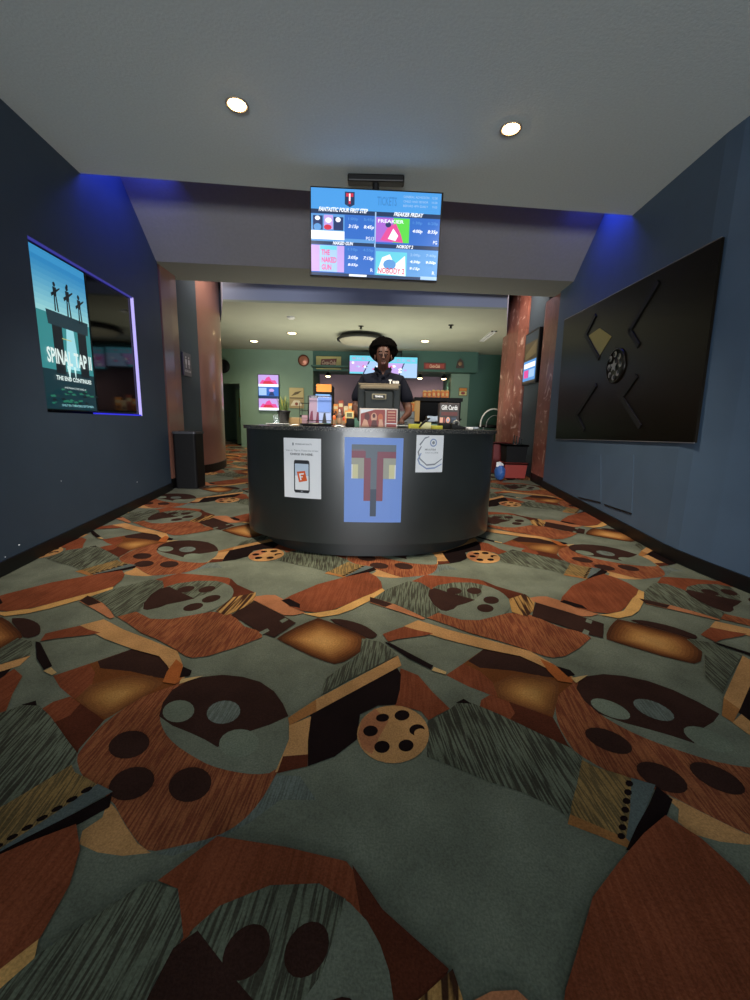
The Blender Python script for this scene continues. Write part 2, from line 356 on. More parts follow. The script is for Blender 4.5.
def chaikin(p, n):
    for _ in range(n):
        q = []
        for i in range(len(p)):
            a, b = p[i], p[(i+1) % len(p)]
            q += [a*.75+b*.25, a*.25+b*.75]
        p = q
    return p
TILE = []
for k, pts, sm in CP:
    P = chaikin([onfloor(*p).to_2d() for p in pts], sm)
    if sum(P[i].x*P[(i+1) % len(P)].y-P[(i+1) % len(P)].x*P[i].y for i in range(len(P))) < 0: P.reverse()
    TILE.append((k, P))
fl = MB()
fl.add([(-6.2, -9.6, fz(-9.6)), (6.2, -9.6, fz(-9.6)), (6.2, 13, fz(13)), (-6.2, 13, fz(13))], [(0, 1, 2, 3)], K['T'])
for j in range(-4, 7):
    for i in range(-6, 7):
        off = A1*i+A2a*j
        c = off+Vector((-.3, 2.2))
        if not (-5 < c.y < 12.5 and abs(c.x) < (3.4 if c.y < 7 else 6)): continue
        for n, (k, P) in enumerate(TILE):
            Q = [p+off for p in P]
            if any(q.x < -6.1 or q.x > 6.1 or q.y > 12.9 for q in Q): continue
            fl.add([(q.x, q.y, fz(q.y)+.0004+n*.00006) for q in Q], [list(range(len(Q)))], K[k])
struct('floor', fl)

# ---- walls ------------------------------------------------------------------
H = 3.95
LW = [(-2.45, -9.5), (-2.45, 1.2), (-2.565, 2.70), (-2.766, 5.57)]
LP, LQ = Vector((-2.565, 2.70)), Vector((-2.766, 5.57)); LD = (LQ-LP).normalized()
def lw(y): return LP+LD*((y-LP.y)/LD.y)
NY0, NY1, NZ0, NZ1, ND = 3.352, 4.905, 1.268, 2.55, .14
wl = MB()
LNm = Vector((-LD.y, LD.x)) if False else Vector((-1, 0))
def slab(mb, a, b, z0, z1, m, t=-.2):
    """upright wall piece from plan point a to b, thickness t along x"""
    mb.prism([(a[0], a[1]), (b[0], b[1]), (b[0]+t, b[1]), (a[0]+t, a[1])], z0, z1, m)
flo = lambda x, y: fz(y)-.05
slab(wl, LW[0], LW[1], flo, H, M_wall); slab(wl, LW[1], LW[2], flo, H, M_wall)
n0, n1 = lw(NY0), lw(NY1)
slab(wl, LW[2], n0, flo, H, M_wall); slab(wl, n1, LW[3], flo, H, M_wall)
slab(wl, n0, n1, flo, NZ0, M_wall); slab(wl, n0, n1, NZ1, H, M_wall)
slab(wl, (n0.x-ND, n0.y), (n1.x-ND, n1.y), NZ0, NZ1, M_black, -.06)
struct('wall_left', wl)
RWP = [(2.95, -9.5), (2.95, .6), (2.86, 1.5), (2.73, 2.2), (2.60, 2.70), (2.53, 3.0), (2.482, 3.27), (2.473, 3.42), (2.485, 3.753), (2.577, 6.35)]
RP, RQ = Vector((2.485, 3.753)), Vector((2.573, 6.231)); RD_ = (RQ-RP).normalized()
def rw(y): return RP+RD_*((y-RP.y)/RD_.y)
wr = MB()
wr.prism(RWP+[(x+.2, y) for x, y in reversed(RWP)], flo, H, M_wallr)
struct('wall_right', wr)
# wall behind the camera
wb = MB(); wb.box((-2.7, -9.6, -.6), (3.1, -9.4, H), M_wall); struct('wall_entrance', wb)
# baseboards
def baseboard(name, pts, side, h=.1):
    mb = MB(); t = .018*side
    mb.prism([(x, y) for x, y in pts]+[(x+t, y) for x, y in reversed(pts)], lambda x, y: fz(y)+.006, lambda x, y: fz(y)+h, M_base)
    return struct(name, mb)
baseboard('baseboard_left', LW, 1); baseboard('baseboard_right', RWP, -1, .11)

# ---- ceiling of the hall, cove, sloped soffit and beam -------------------------
def quadz(mb, p, z, m, t):      # horizontal slab
    mb.prism(p, z, z+t, m)
ce = MB(); EL, ER = (-2.95, 4.10), (2.95, 4.66)
ce.prism([(-2.7, -9.5), (3.1, -9.5), (3.1, 4.675), (-2.95, 4.075)], 3.35, 3.47, M_ceil)
struct('ceiling', ce)
cr = MB(); cr.prism([(-3.0, 3.6), (3.1, 3.6), (3.1, 6.3), (-3.0, 6.0)], 3.95, 4.0, M_dark); struct('ceiling_cove', cr)
# soffit as a solid wedge whose sloped face looks down at the camera; its flat underside is the beam
so = MB()
yl = lambda x: 5.55+(x+2.8)*.07
def sec(x):
    y = yl(x); return [(x, y-.78, 3.72), (x, y, 3.15), (x, y+.68, 3.15), (x, y+.68, 3.97), (x, y-.78, 3.97)]
a, b = sec(-3.0), sec(2.85); vs = a+b
so.add(vs, [(0, 1, 6, 5), (4, 0, 5, 9)], M_soff); so.add(vs, [(1, 2, 7, 6)], M_beam); so.add(vs, [(2, 3, 8, 7), (3, 4, 9, 8), (0, 4, 3, 2, 1), (5, 6, 7, 8, 9)], M_beam)
struct('trim_1', so)
# lobby ceiling
lc_ = [(-2.42, 6.85), (2.0, 6.95), (2.72, 9.3), (6.1, 9.3), (6.1, 12.9), (-6.1, 12.9), (-6.1, 8.2), (-2.95, 8.2)]
lcm = MB(); lcm.prism(lc_, 3.05, 3.08, M_lceil); struct('ceiling_lobby', lcm)
fa = MB(); fa.prism([(-2.42, 6.85), (2.0, 6.95), (2.72, 9.3), (2.64, 9.3), (1.94, 7.05), (-2.36, 6.95), (-2.87, 8.2), (-2.95, 8.2)], 3.08, 3.95, M_fasc)
struct('trim_2', fa)
vr = MB(); vr.box((-6.1, 6.0, 3.95), (6.1, 9.4, 4.0), M_dark); struct('ceiling_void', vr)

# ---- slate walls between the columns -------------------------------------------
def simple(name, a, b, z0, z1, m): mb = MB(); mb.box(a+(z0,), b+(z1,), m); return struct(name, mb)
s1 = MB(); s1.prism([(-3.1, 6.145), (-2.86, 6.145), (-2.86, 7.05), (-3.1, 7.05)], flo, 3.94, M_teal); struct('wall_left_recess', s1)
s2 = MB(); s2.prism([(2.68, 7.025), (2.9, 7.025), (2.9, 7.855), (2.68, 7.855)], flo, 3.94, M_teal); struct('wall_right_recess', s2)
# ---- lobby walls -----------------------------------------------------------------
YB = 11.1
def gx(u, v=400): return at(u, v, YB).x
lob = MB()
dx0, dx1, dz = gx(218), gx(241, 430), 2.19
rx0, rx1 = gx(313, 390), gx(450, 400); hz = at(328, 371, YB).z
lob.box((-6.1, YB, .4), (dx0, YB+.12, 3.05), M_green); lob.box((dx0, YB, dz), (dx1, YB+.12, 3.05), M_green)
lob.box((dx1, YB, .4), (rx0, YB+.12, 3.05), M_green); lob.box((rx0, YB, hz), (rx1, YB+.12, 3.05), M_dgreen)
px1 = gx(468, 400); lob.box((rx1, YB-.02, .4), (px1, YB+.12, hz+.02), M_green); lob.box((px1, YB, .4), (6.1, YB+.12, 3.05), M_dgreen); lob.box((rx1, YB, hz+.02), (px1, YB+.1, 3.05), M_dgreen)
lob.box((rx0-.1, YB+.12, .4), (rx0, YB+1.3, 3.05), M_dgreen); lob.box((rx1, YB+.12, .4), (rx1+.1, YB+1.3, 3.05), M_dgreen)
lob.box((rx0, YB+1.3, .4), (rx1, YB+1.4, 3.05), M_mauve)
struct('wall_back', lob)
hd = MB(); hd.box((gx(400), YB-.35, hz), (gx(475, 360), YB-.001, 3.049), M_dgreen); struct('trim_3', hd)
cor = MB(); cor.box((dx0-.5, YB+1.75, .4), (dx1+.5, YB+1.85, 3.05), M_green); cor.box((dx1+.35, YB+.12, .4), (dx1+.45, YB+1.75, 3.05), M_green); struct('wall_corridor', cor)
sl = MB(); sl.box((-6.2, 8.1, .3), (-6.1, 13, 3.08), M_green); sl.box((-6.2, 8.1, .3), (-3.0, 8.2, 3.95), M_dgreen); struct('wall_lobby_left', sl)
sr = MB(); sr.box((6.1, 9.3, .3), (6.2, 13, 3.08), M_dgreen); sr.box((2.9, 9.3, .3), (6.2, 9.4, 3.95), M_dgreen); struct('wall_lobby_right', sr)
# corridor door standing ajar in the opening
dr = MB(); dm = mat('corridor_door_paint', '6d8a62', .5)
dr.box((dx0+.3, YB+.5, fz(YB+.5)+.01), (dx1-.02, YB+.54, 2.1), dm)
d1 = struct('door_1', dr)
h = MB(); h.box((dx1-.18, YB+.46, 1.35), (dx1-.13, YB+.499, 1.85), mat('brass', 'b08a3a', .3, 1)); h.build('door_handle', d1)

# ---- columns ---------------------------------------------------------------------
M_mar = marble('rust_marble', '915a4c', 'd4b0a2', '7a463a')
M_cop = mat('terracotta_lacquer', '92685a', .28, var=.07, scale=3, coat=.5)
def plinth(mb_pts, parent, h=.14):
    mb = MB(); c = sum((Vector(p) for p in mb_pts), Vector((0, 0)))/len(mb_pts)
    pts = [tuple(c+(Vector(p)-c)*1.03) for p in mb_pts]
    mb.prism(pts, lambda x, y: fz(y)-.03, lambda x, y: fz(y)+h, M_base); return mb.build('plinth', parent)
def column(name, pts, top, m, label, smooth=True, z0=None):
    c = sum((Vector(p) for p in pts), Vector((0, 0)))/len(pts)
    t = thing(name, (c.x, c.y, fz(c.y)), label, 'column')
    mb = MB(); mb.prism(pts, lambda x, y: fz(y)-.02, lambda x, y: top, m, smooth=smooth); mb.build('shaft', t); plinth(pts, t)
    return t
E1 = [(-3.03+.28*math.cos(a), 7.4+.62*math.sin(a)) for a in [2*PI*i/48 for i in range(48)]]
column('column', E1, 3.94, M_cop, 'large rounded terracotta column left of the counter, just behind the restroom sign')
R1 = [(-2.98, 5.60), (-2.81, 5.60), (-2.785, 5.66), (-2.78, 5.9), (-2.785, 6.08), (-2.81, 6.14), (-2.98, 6.14)]
column('pilaster', R1, 3.16, M_cop, 'narrow terracotta pilaster at the end of the left blue wall, above the trash can', False)
R2 = [(2.6, 6.40), (2.86, 6.40), (2.86, 6.99), (2.62, 6.99), (2.595, 6.9), (2.59, 6.6)]
column('pilaster', R2, 3.16, M_mar, 'mottled rust marble pilaster touching the end of the right blue wall', False)
R3 = [(2.64, 7.86), (2.86, 7.86), (2.86, 9.25), (2.66, 9.25), (2.57, 9.05), (2.55, 8.6), (2.57, 8.1)]
column('column', R3, 3.94, M_mar, 'mottled rust marble column behind the red bins at the right of the counter', False)

# =================================================================== CEILING LIGHTS AND FITTINGS
M_trim = mat('light_trim', '8f887c', .4); M_lens = em('lamp_lens', 'ffcf90', 60); M_lens2 = em('lobby_lamp_lens', 'ffe2a8', 10)
M_white = mat('white_plastic', 'd9d9d6', .4)
def downlight(x, y, z, r, label, watt, col=(1, .87, .70), lens=None, tilt=(0, 0), group='recessed downlights', cone=150):
    t = thing('recessed_downlight', (x, y, z), label, 'ceiling light', group)
    mb = MB(); mb.lathe([(r*1.0, 0), (r*1.32, -.002), (r*1.34, -.006), (r*1.28, -.010), (r*1.0, -.008), (r*.98, -.002)], M_trim, Matrix.Translation((x, y, z)), 32, cap=False); mb.build('trim_ring', t)
    mb = MB(); mb.lathe([(r*.99, -.003), (r*.9, -.010), (r*.6, -.018), (r*.25, -.022), (.001, -.023)], lens or M_lens, Matrix.Translation((x, y, z)), 28, cap=False); mb.build('lens', t)
    l = bpy.data.lights.new('lamp', 'SPOT'); l.energy = watt; l.color = col; l.spot_size = math.radians(cone); l.spot_blend = 1; l.shadow_soft_size = .07
    o = bpy.data.objects.new('lamp', l); C.objects.link(o); o.parent = t; o.location = (0, 0, -.05); o.rotation_euler = (tilt[0], tilt[1], 0)
    return t
for (u, v), side in (((237, 104), 'left'), ((511, 128), 'right')):
    p = onz(u, v, 3.35)
    downlight(p.x, p.y, 3.35, .058, 'warm glowing recessed downlight in the grey hall ceiling, %s of the hanging screen' % side, DOWN_W, tilt=(math.radians(17), 0), cone=112, group='downlights in the hall ceiling')
for u, v, lab in ((254, 341, 'warm downlight in the lobby ceiling nearest the tall screen on the green wall'),
                  (292, 333, 'warm downlight in the lobby ceiling left of the round ceiling lamp'),
                  (425, 341, 'warm downlight in the lobby ceiling right of the round ceiling lamp')):
    p = onz(u, v, 3.05); downlight(p.x, p.y, 3.05, .085, lab, LOBBY_W, (1, .86, .62), M_lens2, group='downlights in the lobby ceiling')
# small unlit detector, two sprinklers
def disc_fit(name, u, v, z, r, m, label, cat, h=.035, group=None):
    p = onz(u, v, z); mb = MB(); mb.lathe([(r, 0), (r, -h*.5), (r*.7, -h), (.001, -h)], m, Matrix.Translation(p), 20, cap=False)
    return tag(mb.build(name, loc=p), label, cat, group)
disc_fit('smoke_detector', 291, 317, 3.05, .07, M_white, 'small white smoke detector on the lobby ceiling in front of the left downlights', 'smoke detector')
def sprinkler(u, v, label):
    p = onz(u, v, 3.05); t = thing('sprinkler', p, label, 'sprinkler', 'ceiling sprinklers')
    T = Matrix.Translation(p); m = mat('dark_metal', '17181a', .4, .6)
    mb = MB(); mb.lathe([(.05, 0), (.05, -.008), (.02, -.012)], m, T, 16); mb.build('rose', t)
    mb = MB(); mb.lathe([(.018, -.01), (.018, -.05), (.03, -.052), (.03, -.058)], m, T, 12); mb.build('head', t)
sprinkler(361, 326, 'small black sprinkler head above the round ceiling lamp'); sprinkler(451, 325, 'small black sprinkler head right of the lobby downlights')
# round dark rimmed ceiling lamp
p = onz(361, 339, 2.98)
t = thing('round_ceiling_lamp', (p.x, p.y, 3.05), 'wide round ceiling lamp with black rim and pale dish behind the cashier', 'ceiling lamp')
T = Matrix.Translation((p.x, p.y, 0))
mb = MB(); mb.lathe([(.10, 3.049), (.42, 3.03), (.50, 2.97), (.50, 2.945), (.455, 2.94), (.455, 2.945)], mat('lamp_rim', '1b1c1a', .5), T, 40, cap=False); mb.build('rim', t)
mb = MB(); mb.lathe([(.455, 2.945), (.40, 2.90), (.25, 2.875), (.001, 2.87)], mat('lamp_dish', 'a09c8a', .6), T, 40, cap=False); mb.build('dish', t)
# ceiling vent
a, b, c, d = [onz(u, v, 3.046) for u, v in ((485, 338), (497, 330), (497, 343), (484, 341))]
a, b = onz(484, 341, 3.046), onz(497, 331, 3.046)
t = thing('ceiling_vent', (a+b)/2, 'white slatted air vent in the lobby ceiling beside the rust marble column', 'vent')
mb = MB(); x0, x1, y0, y1 = min(a.x, b.x)-.1, max(a.x, b.x), min(a.y, b.y), max(a.y, b.y)
for i in range(2): mb.box((x0+i*(x1-x0-.03), y0, 3.03), (x0+i*(x1-x0-.03)+.03, y1, 3.049), M_white); mb.box((x0, y0+i*(y1-y0-.03), 3.03), (x1, y0+i*(y1-y0-.03)+.03, 3.049), M_white)
mb.build('frame', t)
mb = MB()
for i in range(1, 9):
    yy = y0+(y1-y0)*i/9; mb = MB(); mb.box((x0+.03, yy-.03, 3.034), (x1-.03, yy+.01, 3.044), M_white); mb.build('louvre', t)

# =================================================================== HANGING SHOWTIMES SCREEN
EW = em('screen_white', 'eef4ff', 1.25); E_hd = em('screen_header_blue', '4aa0ea', 1.0); E_bl = em('screen_blue', '2f6ecb', 1.0); E_lb = em('screen_light_blue', '5f9fe0', 1.0)
E_nv = em('screen_navy', '1d3b66', .8); E_pk = em('screen_pink', 'ea4f9f', 1.0); E_gr = em('screen_green', '5fe04a', 1.0); E_pu = em('screen_purple', 'b06ad8', 1.0)
E_lp = em('screen_lilac', 'c9a8ee', 1.0); E_rd = em('screen_red', 'd8304a', 1.0); E_pl = em('screen_pale', 'a9cdf4', 1.0); E_cy = em('screen_cyan', '69d5ea', 1.0); E_dk = em('screen_shadow', '27407c', .7)
M_bez = mat('screen_bezel', '0c0d10', .3); M_mount = mat('mount_steel', '060607', .5)
Y = 3.98
tl, tr, br, bl = at(311, 186.5, Y-.03), at(441.5, 194.5, Y-.03), at(436.5, 280, Y+.02), at(311.5, 275, Y+.02)
U = (tr-tl+br-bl)/2; V = (bl-tl+br-tr)/2; Cn = (tl+tr+br+bl)/4; Un = U.normalized(); Vn = (V-Un*V.dot(Un)).normalized(); N = Un.cross(Vn)
if N.y > 0: N = -N
W_, H_ = U.length, V.length
scr = thing('hanging_screen', Cn, 'showtimes screen hanging from the ceiling above the counter, lit blue', 'screen')
mb = MB(); Mx = Matrix((Un, -Vn, -Un.cross(-Vn)*-1)).transposed().to_4x4(); Mx.translation = Cn
zs = 1 if (Un.cross(-Vn)).dot(N) > 0 else -1
Mx = Matrix((Un, -Vn, N)).transposed().to_4x4(); Mx.translation = Cn
mb.rbox((-W_/2-.012, -H_/2-.012, -.055), (W_/2+.012, H_/2+.012, 0), .006, M_bez, Mx); mb.build('housing', scr)
F = frame(Cn-U/2-V/2, U, V, N)
mb = MB()
L = [('r', 0, 0, 1, 1, E_bl), ('r', 0, 0, 1, .235, E_hd), ('p', [(.26, .03), (.335, .03), (.335, .17), (.3, .2), (.26, .17)], E_nv), ('p', [(.27, .045), (.325, .045), (.325, .085), (.305, .085), (.305, .165), (.29, .165), (.29, .085), (.27, .085)], E_rd), ('r', .292, .05, .303, .13, EW),
     ('r', 0, .235, 1, .285, E_nv), ('r', .0, .60, 1, .645, E_nv), ('r', .495, .24, .505, 1, E_pl), ('r', 0, .56, .5, .60, E_lb), ('r', .505, .56, 1, .60, E_bl),
     ('r', 0, .64, .5, .97, E_bl), ('r', .5, .65, 1, 1, E_lb), ('r', 0, .97, 1, 1, E_nv), ('r', .30, .975, .44, 1, EW), ('r', .87, .96, 1, 1, E_pl)]
L += [('r', .0, .29, .26, .58, E_lb), ('r', .0, .48, .26, .58, EW), ('r', .015, .31, .09, .47, E_dk), ('r', .1, .30, .17, .46, E_lp), ('r', .175, .32, .25, .47, E_dk)]
L += [('c', .05, .34, .02, .025, EW), ('c', .135, .36, .025, .03, EW), ('c', .21, .35, .02, .028, EW), ('c', .05, .44, .03, .04, E_lb), ('c', .13, .44, .03, .03, E_rd)]
L += [('r', .505, .30, .64, .58, E_pu), ('r', .64, .30, .765, .58, E_gr), ('p', [(.54, .56), (.60, .40), (.66, .36), (.70, .48), (.72, .58)], E_pk), ('p', [(.60, .54), (.64, .42), (.68, .50), (.66, .56)], EW), ('c', .6, .38, .022, .03, E_dk), ('t', 'FREAKIER', .52, .32, .72, .36, EW, .01)]
L += [('r', 0, .65, .065, .96, E_lp), ('r', .065, .65, .205, .96, E_pl), ('r', .205, .65, .26, .96, E_lp), ('r', .07, .655, .2, .70, E_cy), ('t', 'THE\nNAKED\nGUN', .08, .70, .20, .94, E_pk, .03)]
L += [('r', .51, .69, .755, .97, E_cy), ('p', [(.52, .95), (.56, .76), (.62, .72), (.66, .84), (.74, .73), (.75, .97)], EW), ('c', .62, .84, .05, .06, E_lb), ('t', 'NOBODY 2', .53, .88, .74, .95, E_rd, .02)]
L += [('t', 'FANTASTIC FOUR FIRST STEP', .06, .215, .44, .265, EW, .03, .3), ('t', 'FREAKIER FRIDAY', .64, .235, .87, .28, EW, .03, .3),
      ('t', 'NAKED GUN', .17, .60, .33, .64, EW, .03, .3), ('t', 'NOBODY 2', .67, .605, .80, .645, EW, .03, .3),
      ('t', 'TICKETS', .51, .07, .66, .17, em('screen_header_shade', '3b88cf', 1.0), .02), ('t', '1:00p    5:45p', .29, .32, .49, .36, E_lb), ('t', '3:15p    8:45p', .29, .40, .49, .45, EW, .02, .2),
      ('t', 'PG13', .43, .53, .49, .57, EW), ('t', '1:30p    6:20p', .79, .33, .985, .37, E_lb), ('t', '4:00p    8:35p', .79, .42, .985, .47, EW, .02, .2), ('t', 'PG', .955, .54, .985, .58, EW),
      ('t', '1:10p    4:55p', .29, .67, .49, .71, E_lb), ('t', '3:05p    7:15p', .29, .76, .49, .81, EW, .02, .2), ('t', '8:55p', .29, .85, .37, .89, EW, .02, .2), ('t', 'R', .47, .90, .49, .94, EW),
      ('t', '2:00p    7:40p', .78, .70, .985, .74, E_pl), ('t', '4:30p    9:50p', .78, .78, .985, .82, EW, .02, .2), ('t', '9:15p', .78, .86, .86, .90, EW, .02, .2), ('t', 'R', .96, .90, .98, .94, EW)]
L += [('t', 'GENERAL ADMISSION   12.00', .71, .05, .97, .075, E_pl), ('t', 'CHILD AND SENIOR    10.00', .71, .10, .97, .125, E_pl), ('t', 'BEFORE 4PM DAILY     9.00', .71, .15, .97, .175, E_pl)]
art(mb, F, L, .0006, .00025); mb.build('display', scr)
mb = MB(); top = Cn.z+H_/2; pc = onz(376, 174, 3.33); pc.y = Y+.05
mb.rbox((pc.x-.245, Y+.02, 3.29), (pc.x+.245, Y+.12, 3.349), .012, M_mount); mb.build('ceiling_bracket', scr)
mb = MB(); mb.tube([(pc.x+.0, Y+.05, 3.28), (pc.x, Y+.05, Cn.z)], .03, M_mount, 12); mb.box((pc.x-.16, Y+.02, Cn.z-.12), (pc.x+.16, Y+.06, Cn.z+.12), M_mount); mb.build('pole', scr)

# =================================================================== LEFT WALL: POSTER SCREENS IN THE LIT NICHE
EP1 = em('poster_sky', '3f9fd8', .8); EP2 = em('poster_sky_pale', '9fe0ea', .9); EP3 = em('poster_teal', '3fa0a4', .65); EP4 = em('poster_sea', '123a44', .7); EP5 = em('poster_grey', '23424e', .6)
EPw = em('poster_white', 'dff2ee', .95); EPd = em('poster_dark', '101c26', .6); EPg = em('poster_green', '2f8a6e', .6); EPk = em('poster_skyglow', 'c8f0ee', 1.0); EPy = em('poster_gold', 'd8d070', .8)
LN = Vector((-LD.y, LD.x, 0));  LN = LN if LN.x > 0 else -LN
L3 = Vector((LD.x, LD.y, 0))
def lpt(y, z, d=0): q = lw(y); return Vector((q.x, q.y, z))+LN*d
ym = 4.075
def wall_tv(name, ya, yb, label, items):
    c = lpt((ya+yb)/2, (NZ0+NZ1)/2, -.05); t = thing(name, c, label, 'screen')
    mb = MB(); Mx = Matrix((L3, Vector((0, 0, 1)), LN)).transposed().to_4x4(); Mx.translation = lpt(ya, NZ0, 0)
    w = (yb-ya)/LD.y; hh = NZ1-NZ0
    mb.rbox((.006, .018, -.08), (w-.006, hh-.018, -.03), .005, M_bez, Mx); mb.build('housing', t)
    F = frame(lpt(ya, NZ1-.03, -.03)+L3*.016, L3*(w-.032), (0, 0, -(hh-.06)), LN)
    mb = MB(); art(mb, F, items, .0005, .0004); mb.build('display', t); return t
fig = lambda x, y, s: [('c', x, y, .028*s, .018*s, EPd), ('p', [(x-.04*s, y+.02*s), (x+.04*s, y+.02*s), (x+.03*s, y+.09*s), (x-.03*s, y+.09*s)], EPd), ('p', [(x-.03*s, y+.09*s), (x-.005*s, y+.09*s), (x-.01*s, y+.2*s), (x-.04*s, y+.2*s)], EPd),
                      ('p', [(x+.005*s, y+.09*s), (x+.03*s, y+.09*s), (x+.05*s, y+.2*s), (x+.02*s, y+.2*s)], EPd), ('p', [(x-.09*s, y+.075*s), (x+.11*s, y+.01*s), (x+.115*s, y+.02*s), (x-.08*s, y+.1*s)], EPd)]
it = [('r', 0, 0, 1, 1, EPd), ('r', 0, 0, 1, .12, EP1)]
for i in range(10):
    f = i/9; nm = em('poster_sky_band_%d' % i, '%02x%02x%02x' % (int(50+110*f), int(145+80*f), int(205+25*f)), .8); it.append(('r', 0, .05+.033*i, 1, .05+.033*(i+1)+.002, nm))
it += [('r', 0, .38, 1, .74, EP3), ('r', 0, .74, 1, 1, EP4), ('p', [(.16, .36), (.97, .36), (.95, .45), (.18, .45)], EP5),
       ('r', .24, .45, .42, .76, EPd), ('r', .72, .45, .9, .76, EPd), ('r', .42, .45, .72, .72, EP3), ('p', [(.5, .45), (.64, .45), (.7, .72), (.44, .72)], EP2), ('r', .4, .52, .58, .525, EPy)]
it += fig(.35, .185, .85)+fig(.58, .175, .95)+fig(.80, .20, .9)
it += [('c', .58, .16, .02, .012, EPd)]
it += [('t', 'SPINAL TAP II', .08, .60, .95, .70, EPw, .03), ('p', [(.42, .70), (.5, .70), (.46, .80)], EPk), ('p', [(.55, .70), (.6, .70), (.58, .79)], EPk),
       ('t', 'THE END CONTINUES', .2, .775, .9, .805, EPw, .03), ('t', 'A MOTION PICTURE FILMED BY', .33, .845, .77, .857, EPw)]
rr = random.Random(3)
for i in range(46): x, y = rr.uniform(.02, .94), rr.uniform(.86, .985); it.append(('p', [(x, y), (x+rr.uniform(.04, .1), y-.006), (x+.1, y+.006), (x+.02, y+.01)], rr.choice((EPg, EP4, EPg, EP5, EPd))))
it += [('t', 'ONLY IN THEATERS SEPTEMBER', .2, .965, .85, .98, EP2)]
wall_tv('poster_screen', NY0+.02, ym, 'glowing upright screen showing a blue concert film poster on the left wall', it)
M_gl = mat('switched_off_screen', '020203', .05, spec=.22)
wall_tv('blank_screen', ym+.005, NY1-.03, 'switched-off glossy black upright screen beside the lit blue poster', [('r', 0, 0, 1, 1, M_gl)])
E_led1 = em('led_violet', '4a48b8', .55); E_led2 = em('led_lilac', 'c0b4ff', 1.0); E_led3 = em('led_blue', '3030e0', 1.0)
t = thing('led_light_strip', lpt(ym, NZ1, -.02), 'violet LED strip glowing round the edge of the left wall screen niche', 'light strip')
Mx = Matrix((L3, Vector((0, 0, 1)), LN)).transposed().to_4x4(); Mx.translation = lpt(NY0, NZ0, 0); w = (NY1-NY0)/LD.y; hh = NZ1-NZ0
mb = MB(); mb.box((0, hh-.012, -.03), (w-.018, hh, -.004), E_led1, Mx); mb.build('top_run', t)
mb = MB(); mb.box((w-.018, .0, -.03), (w, hh, -.004), E_led2, Mx); mb.build('side_run', t)
mb = MB(); mb.box((w*.42, 0, -.03), (w-.018, .014, -.004), E_led3, Mx); mb.build('bottom_run', t)
# pale screws / scuffs on the left wall
for i, (u, v) in enumerate(((137, 482), (61, 481), (19, 545), (5, 557))):
    p = onwall(LP, LQ, u, v); mb = MB(); mb.ball(p+LN*.002, (.004, .007, .006) if i % 2 == 0 else (.003, .004, .004), mat('bare_metal', 'e0e4ea', .3), 6)
    tag(mb.build('wall_screw', loc=p), ['brightest pale screw head low on the left blue wall, nearest the trash can', 'faint pale screw head low on the left blue wall, below the middle of the poster', 'pale screw head just above the left baseboard, second from the picture edge', 'pale screw head at the very left edge, lowest on the blue wall'][i], 'screw', 'screws on the left wall')

# =================================================================== RIGHT WALL: DARK CHEVRON PANEL
RN = Vector((-RD_.y, RD_.x, 0)); RN = RN if RN.x < 0 else -RN
R3v = Vector((RD_.x, RD_.y, 0))
def rpt(u, v, d=0): return onwall(RP, RQ, u, v)+RN*d
M_pan = mat('bronze_panel', '1c160c', .33, .75, var=.15, scale=90); M_slot = mat('panel_slot', '020202', .6); M_gold = mat('gloss_gold', '8a7a44', .28, .7); M_edge = mat('panel_edge', '8f9198', .3, .7)
c = [rpt(725, 237), rpt(697, 443), rpt(557, 439), rpt(566, 320)]
cen = sum(c, Vector())/4
t = thing('wall_panel', cen, 'big dark bronze wall panel with four black chevrons on the right blue wall', 'wall panel')
mb = MB()
near, far = (c[0]+c[1])/2, (c[2]+c[3])/2
D0, D1 = .022, .026
def pslab(mb, pts, d0, d1, m):
    q = [p+RN*d0 for p in pts]+[p+RN*d1 for p in pts]; n = len(pts)
    mb.add(q, [list(range(n))[::-1], list(range(n, 2*n))]+[(i, (i+1) % n, n+(i+1) % n, n+i) for i in range(n)], m)
pslab(mb, c, .0, D0, M_pan); mb.build('panel', t)
mb = MB(); mb.tube([c[3]+RN*.02, c[0]+RN*.02], .006, M_edge); mb.build('top_trim', t)
mb = MB(); mb.tube([c[2]+RN*.02, c[1]+RN*.02], .004, M_edge); mb.build('bottom_trim', t)
def strip(mb, pts, wd, m, d0=D0, d1=D0+.012):
    P = [Vector(rpt(*p)) for p in pts]
    for a, b in zip(P, P[1:]):
        e = (b-a).normalized(); s = e.cross(RN).normalized()*wd/2
        pslab(mb, [a-s-e*wd*.3, b-s+e*wd*.3, b+s+e*wd*.3, a+s-e*wd*.3], d0, d1, m)
for pts in ([(597.4, 316), (588, 335), (601, 357.8)], [(660.7, 283), (632.3, 330.7), (641, 345)], [(598, 385.7), (578.6, 415.5), (586, 429.5)], [(638.7, 376.8), (624.2, 397.6), (642.5, 426)]):
    mb = MB(); strip(mb, pts, .05, M_slot); mb.build('chevron', t)
mb = MB(); pslab(mb, [Vector(rpt(*p)) for p in ((589.5, 336.5), (602, 328), (614, 336.5), (602, 355.5))], D0, D0+.004, M_gold); mb.build('gold_diamond', t)  # lighter gold diamond laid flat on the panel beside the first chevron
